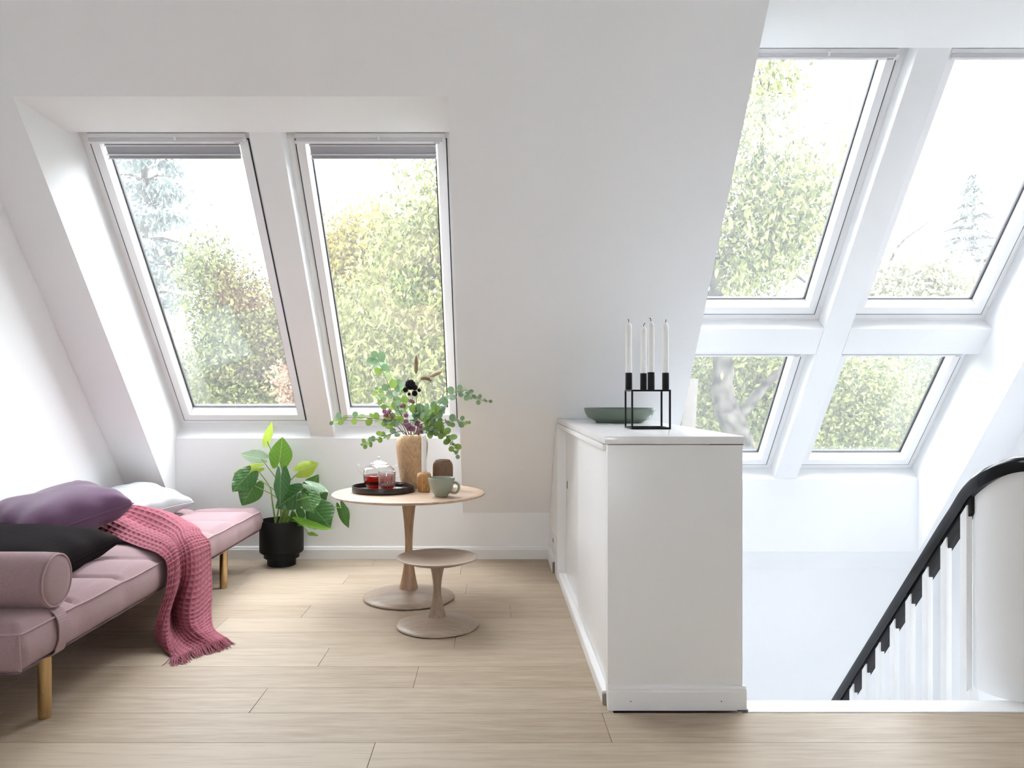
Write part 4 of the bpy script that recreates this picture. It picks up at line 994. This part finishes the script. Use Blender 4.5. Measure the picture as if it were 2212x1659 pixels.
# nearest tree, its trunk seen through the low stair window
D1 = 9.
blobsA = [(935, 470, 75, 120), (905, 560, 105, 90), (900, 680, 120, 110), (800, 700, 100, 110, .8), (790, 800, 100, 90, .8), (930, 800, 120, 100), (870, 900, 200, 60),
          (1635, 200, 45, 80), (1600, 270, 40, 60), (1640, 400, 110, 90), (1710, 470, 95, 100), (1620, 530, 100, 90), (1690, 545, 60, 35), (1580, 610, 45, 35), (1780, 370, 35, 35), (1640, 600, 40, 30), (1380, 430, 170, 200), (1150, 560, 150, 170), (1250, 760, 230, 120)]
walnut = tree('broadleaf_tree', 'nearest broadleaf tree with a crooked grey trunk outside the stair windows', P(1580, 1900, D1),
  [([(1592, 1900, D1), (1598, 1100, D1), (1590, 935, D1), (1572, 890, D1), (1560, 840, D1), (1563, 790, D1), (1550, 700, D1), (1552, 590, D1), (1600, 480, D1+.1), (1640, 330, D1+.2)], .20, .05),
   ([(1590, 905, D1), (1630, 860, D1-.1), (1665, 820, D1-.2), (1700, 790, D1-.2)], .075, .03),
   ([(1552, 600, D1), (1300, 560, D1), (1100, 610, D1), (960, 560, D1-.3), (925, 572, D1-.4)], .11, .03), ([(1552, 640, D1), (1200, 720, D1), (1000, 680, D1), (900, 640, D1-.3)], .09, .025),
   ([(1560, 560, D1), (1680, 570, D1), (1740, 610, D1-.1)], .05, .015), ([(1640, 420, D1), (1650, 250, D1), (1640, 150, D1)], .04, .012)],
  'bark', [('treeA', clumps(blobsA, 62000, D1, .9, 26, .15, 21), .086, .9, 22, .40)])
# the three hundred leaves of that tree that stand nearest the windows, one by one
lm = []
for k in range(3):
    g = B(); L, W, dz = .088+.009*k, .018+.0025*k, .009*k
    g.add([(0, 0, 0), (W, L*.4, .012), (W*.7, L*.75, -.004), (0, L, -.03-dz), (-W*.7, L*.75, -.004), (-W, L*.4, .012), (0, L*.4, -.004), (0, L*.75, -.016)], [(0, 1, 6), (1, 2, 7, 6), (2, 3, 7), (3, 4, 7), (4, 5, 6, 7), (5, 0, 6)])
    me = bpy.data.meshes.new('leaf'); me.from_pydata(g.v, [], g.f); me.materials.append(MT['treeAo'])
    for f in me.polygons: f.use_smooth = True
    lm.append(me)
near = clumps([q for q in blobsA if q[0] < 965 or q[0] > 1570], 300, D1-.75, .25, 6, .16, 31)
gr = random.Random(8)
for p in near[:294]:
    o = bpy.data.objects.new('leaf', gr.choice(lm)); COL.objects.link(o); o.parent = walnut
    o.location = Vector(p)-Vector(OFF[walnut.name]); o.rotation_euler = (gr.uniform(-2.4, -.6), gr.uniform(-.6, .6), gr.uniform(0, 6.28))
# low shrubbery right behind that trunk
tree('shrub', 'bright green shrub behind the crooked trunk in the low stair window', P(1590, 1500, 10.5), None, 'bark',
     [('treeA', clumps([(1540, 800, 60, 70), (1640, 790, 60, 60), (1600, 880, 110, 70), (1530, 900, 60, 70), (1660, 880, 50, 80)], 14000, 10.6, .7, 22, .16, 41), .085, .7, 42, .5)], 'shrub')
b = B(); b.tube([P(1478, 1500, 7.8), P(1487, 930, 7.8), P(1491, 870, 7.8), P(1496, 818, 7.8)], [.075, .07, .066, .058], 14); tag(obj('tree_stump', b, 'barkpale', loc=P(1478, 1500, 7.8), smooth=True), 'pale topped tree trunk just left of the sideboard candles outside', 'stump')
tree('broadleaf_tree', 'green leafy tree filling the lower right of the window above the daybed', P(500, 1500, 13.5), [([(500, 1500, 13.5), (495, 900, 13.5), (460, 640, 13.5)], .16, .03)], 'bark',
     [('treeD', clumps([(440, 590, 22, 80), (490, 710, 50, 80), (530, 760, 90, 80), (590, 740, 50, 70), (540, 840, 120, 60), (520, 640, 42, 40), (610, 690, 35, 35), (480, 590, 25, 35)], 36000, 13.5, .9, 26, .19, 51), .090, .5, 52, .5)])
tree('yellow_tree', 'yellowing tree behind the green one in the window by the vase', P(780, 1500, 17), [([(780, 1500, 17), (785, 700, 17)], .2, .05)], 'bark',
     [('treeY', clumps([(760, 540, 60, 70), (820, 520, 50, 55), (730, 590, 40, 60), (880, 560, 60, 60), (780, 640, 90, 80)], 17000, 17, 1., 22, .22, 61), .115, .4, 62, .55), ('treeA', clumps([(760, 760, 100, 110), (850, 780, 100, 90)], 12000, 16, 1., 22, .24, 63), .11, .5, 64, .5)])
tree('orange_shrub', 'small orange-leaved shrub low in the corner of the window above the daybed', P(620, 1300, 12.2), None, 'bark', [('treeO', clumps([(618, 818, 20, 28), (630, 850, 16, 26)], 900, 12.2, .2, 12, .1, 71), .08, .4, 72, .55)], 'shrub')
# treeline further back
for k, (bl_, m, sd, lab) in enumerate([([(400, 830, 60, 60), (470, 870, 90, 40)], 'treeP', 81, 'pale distant tree at the lower left of the window above the daybed'),
        ([(560, 850, 150, 90), (700, 840, 120, 90)], 'treeD', 82, 'distant green tree low behind the mullion of the paired windows'),
        ([(860, 860, 200, 110), (930, 740, 110, 120)], 'treeP', 83, 'distant pale tree behind the flowers in the window by the vase'),
        ([(1560, 880, 190, 150)], 'treeD', 84, 'distant green tree behind the candles in the low stair window'),
        ([(1800, 830, 90, 90), (1880, 900, 160, 90), (1790, 900, 80, 70)], 'treeA', 85, 'fresh green bush at the left of the low window by the handrail'),
        ([(1950, 850, 110, 90), (2030, 830, 80, 90), (1980, 930, 140, 60), (1880, 800, 70, 50)], 'treeP', 86, 'pale grey-green trees in the low window by the handrail')]):
    dep = [27, 20.5, 32, 24, 15, 21][k]
    tree('distant_tree', lab, P(bl_[0][0], 1150, dep), [([(bl_[0][0], 1150, dep), (bl_[0][0]+5, bl_[0][1], dep)], .2, .06)], 'bark', [(m, clumps(bl_, 19000, dep, 1.2, 24, .26, sd), (.0066*dep if dep < 18 else .0052*dep), .5, sd+100, .5)], 'tree', 'treeline beyond the garden')
# conifers
def conifer(label, top, base_y, dep, spread, m, seed, size, n):
    g = np.random.default_rng(seed); t = thing('conifer', P(top[0], base_y+300, dep), label, 'tree', 'conifers beyond the garden')
    b = B(); tp = P(*top, dep); bs_ = P(top[0], base_y+300, dep); b.tube([bs_, bs_.lerp(tp, .5), tp], [.02*dep*.6, .01*dep*.6, .01], 8)
    pos = []; rr = random.Random(seed); H_ = (base_y-top[1]); yl = top[1]+H_*.03
    while yl < base_y:
        f = (yl-top[1])/H_; reach = spread*(f**.75)
        for k in range(9):
            az = rr.uniform(0, 6.28); rch = reach*rr.uniform(.65, 1.1); dx = math.cos(az)*rch; dyv = math.sin(az)*rch/F*dep
            st_ = P(top[0], yl, dep); en = P(top[0]+dx, yl+rr.uniform(.05, .28)*rch, dep)+Vector((0, dyv, 0))
            b.tube([st_, st_.lerp(en, .5)+Vector((0, 0, .02*dep*.2)), en], [.0022*dep, .0015*dep, .0006*dep], 5)
            for q in range(int(n*max(.25, f))):
                u = rr.random()**.5; p = st_.lerp(en, u); pos.append((p.x+rr.gauss(0, .0065*dep), p.y+rr.gauss(0, .0065*dep), p.z-abs(rr.gauss(0, .0085*dep))))
        yl += H_*rr.uniform(.045, .07)
    obj('trunk', b, 'bark', t, smooth=True); leaf_cloud('foliage', t, m, np.array(pos), size, droop=1.0, seed=seed, aspect=.35)
conifer('tall blue-grey conifer at the left of the window above the daybed', (312, -150), 980, 20., 150, 'treeB', 91, .20, 330)
conifer('pale pointed spruce in the upper window by the handrail', (2103, 372), 800, 42., 150, 'treeB', 92, .32, 110)
tree('bare_tree', 'faint shrubby tree left of the spruce in the upper stair window', P(1950, 1000, 32), [([(1900, 900, 32), (1915, 640, 32), (1935, 540, 32), (2005, 480, 32)], .12, .03), ([(1900, 640, 32), (1960, 600, 32), (2050, 560, 32)], .08, .02)], 'bark',
     [('treeR', clumps([(1910, 610, 40, 45), (1980, 590, 60, 30), (1960, 640, 110, 30), (2050, 610, 60, 45)], 6000, 32, 1.2, 12, .4, 95), .25, .4, 96, .5)])
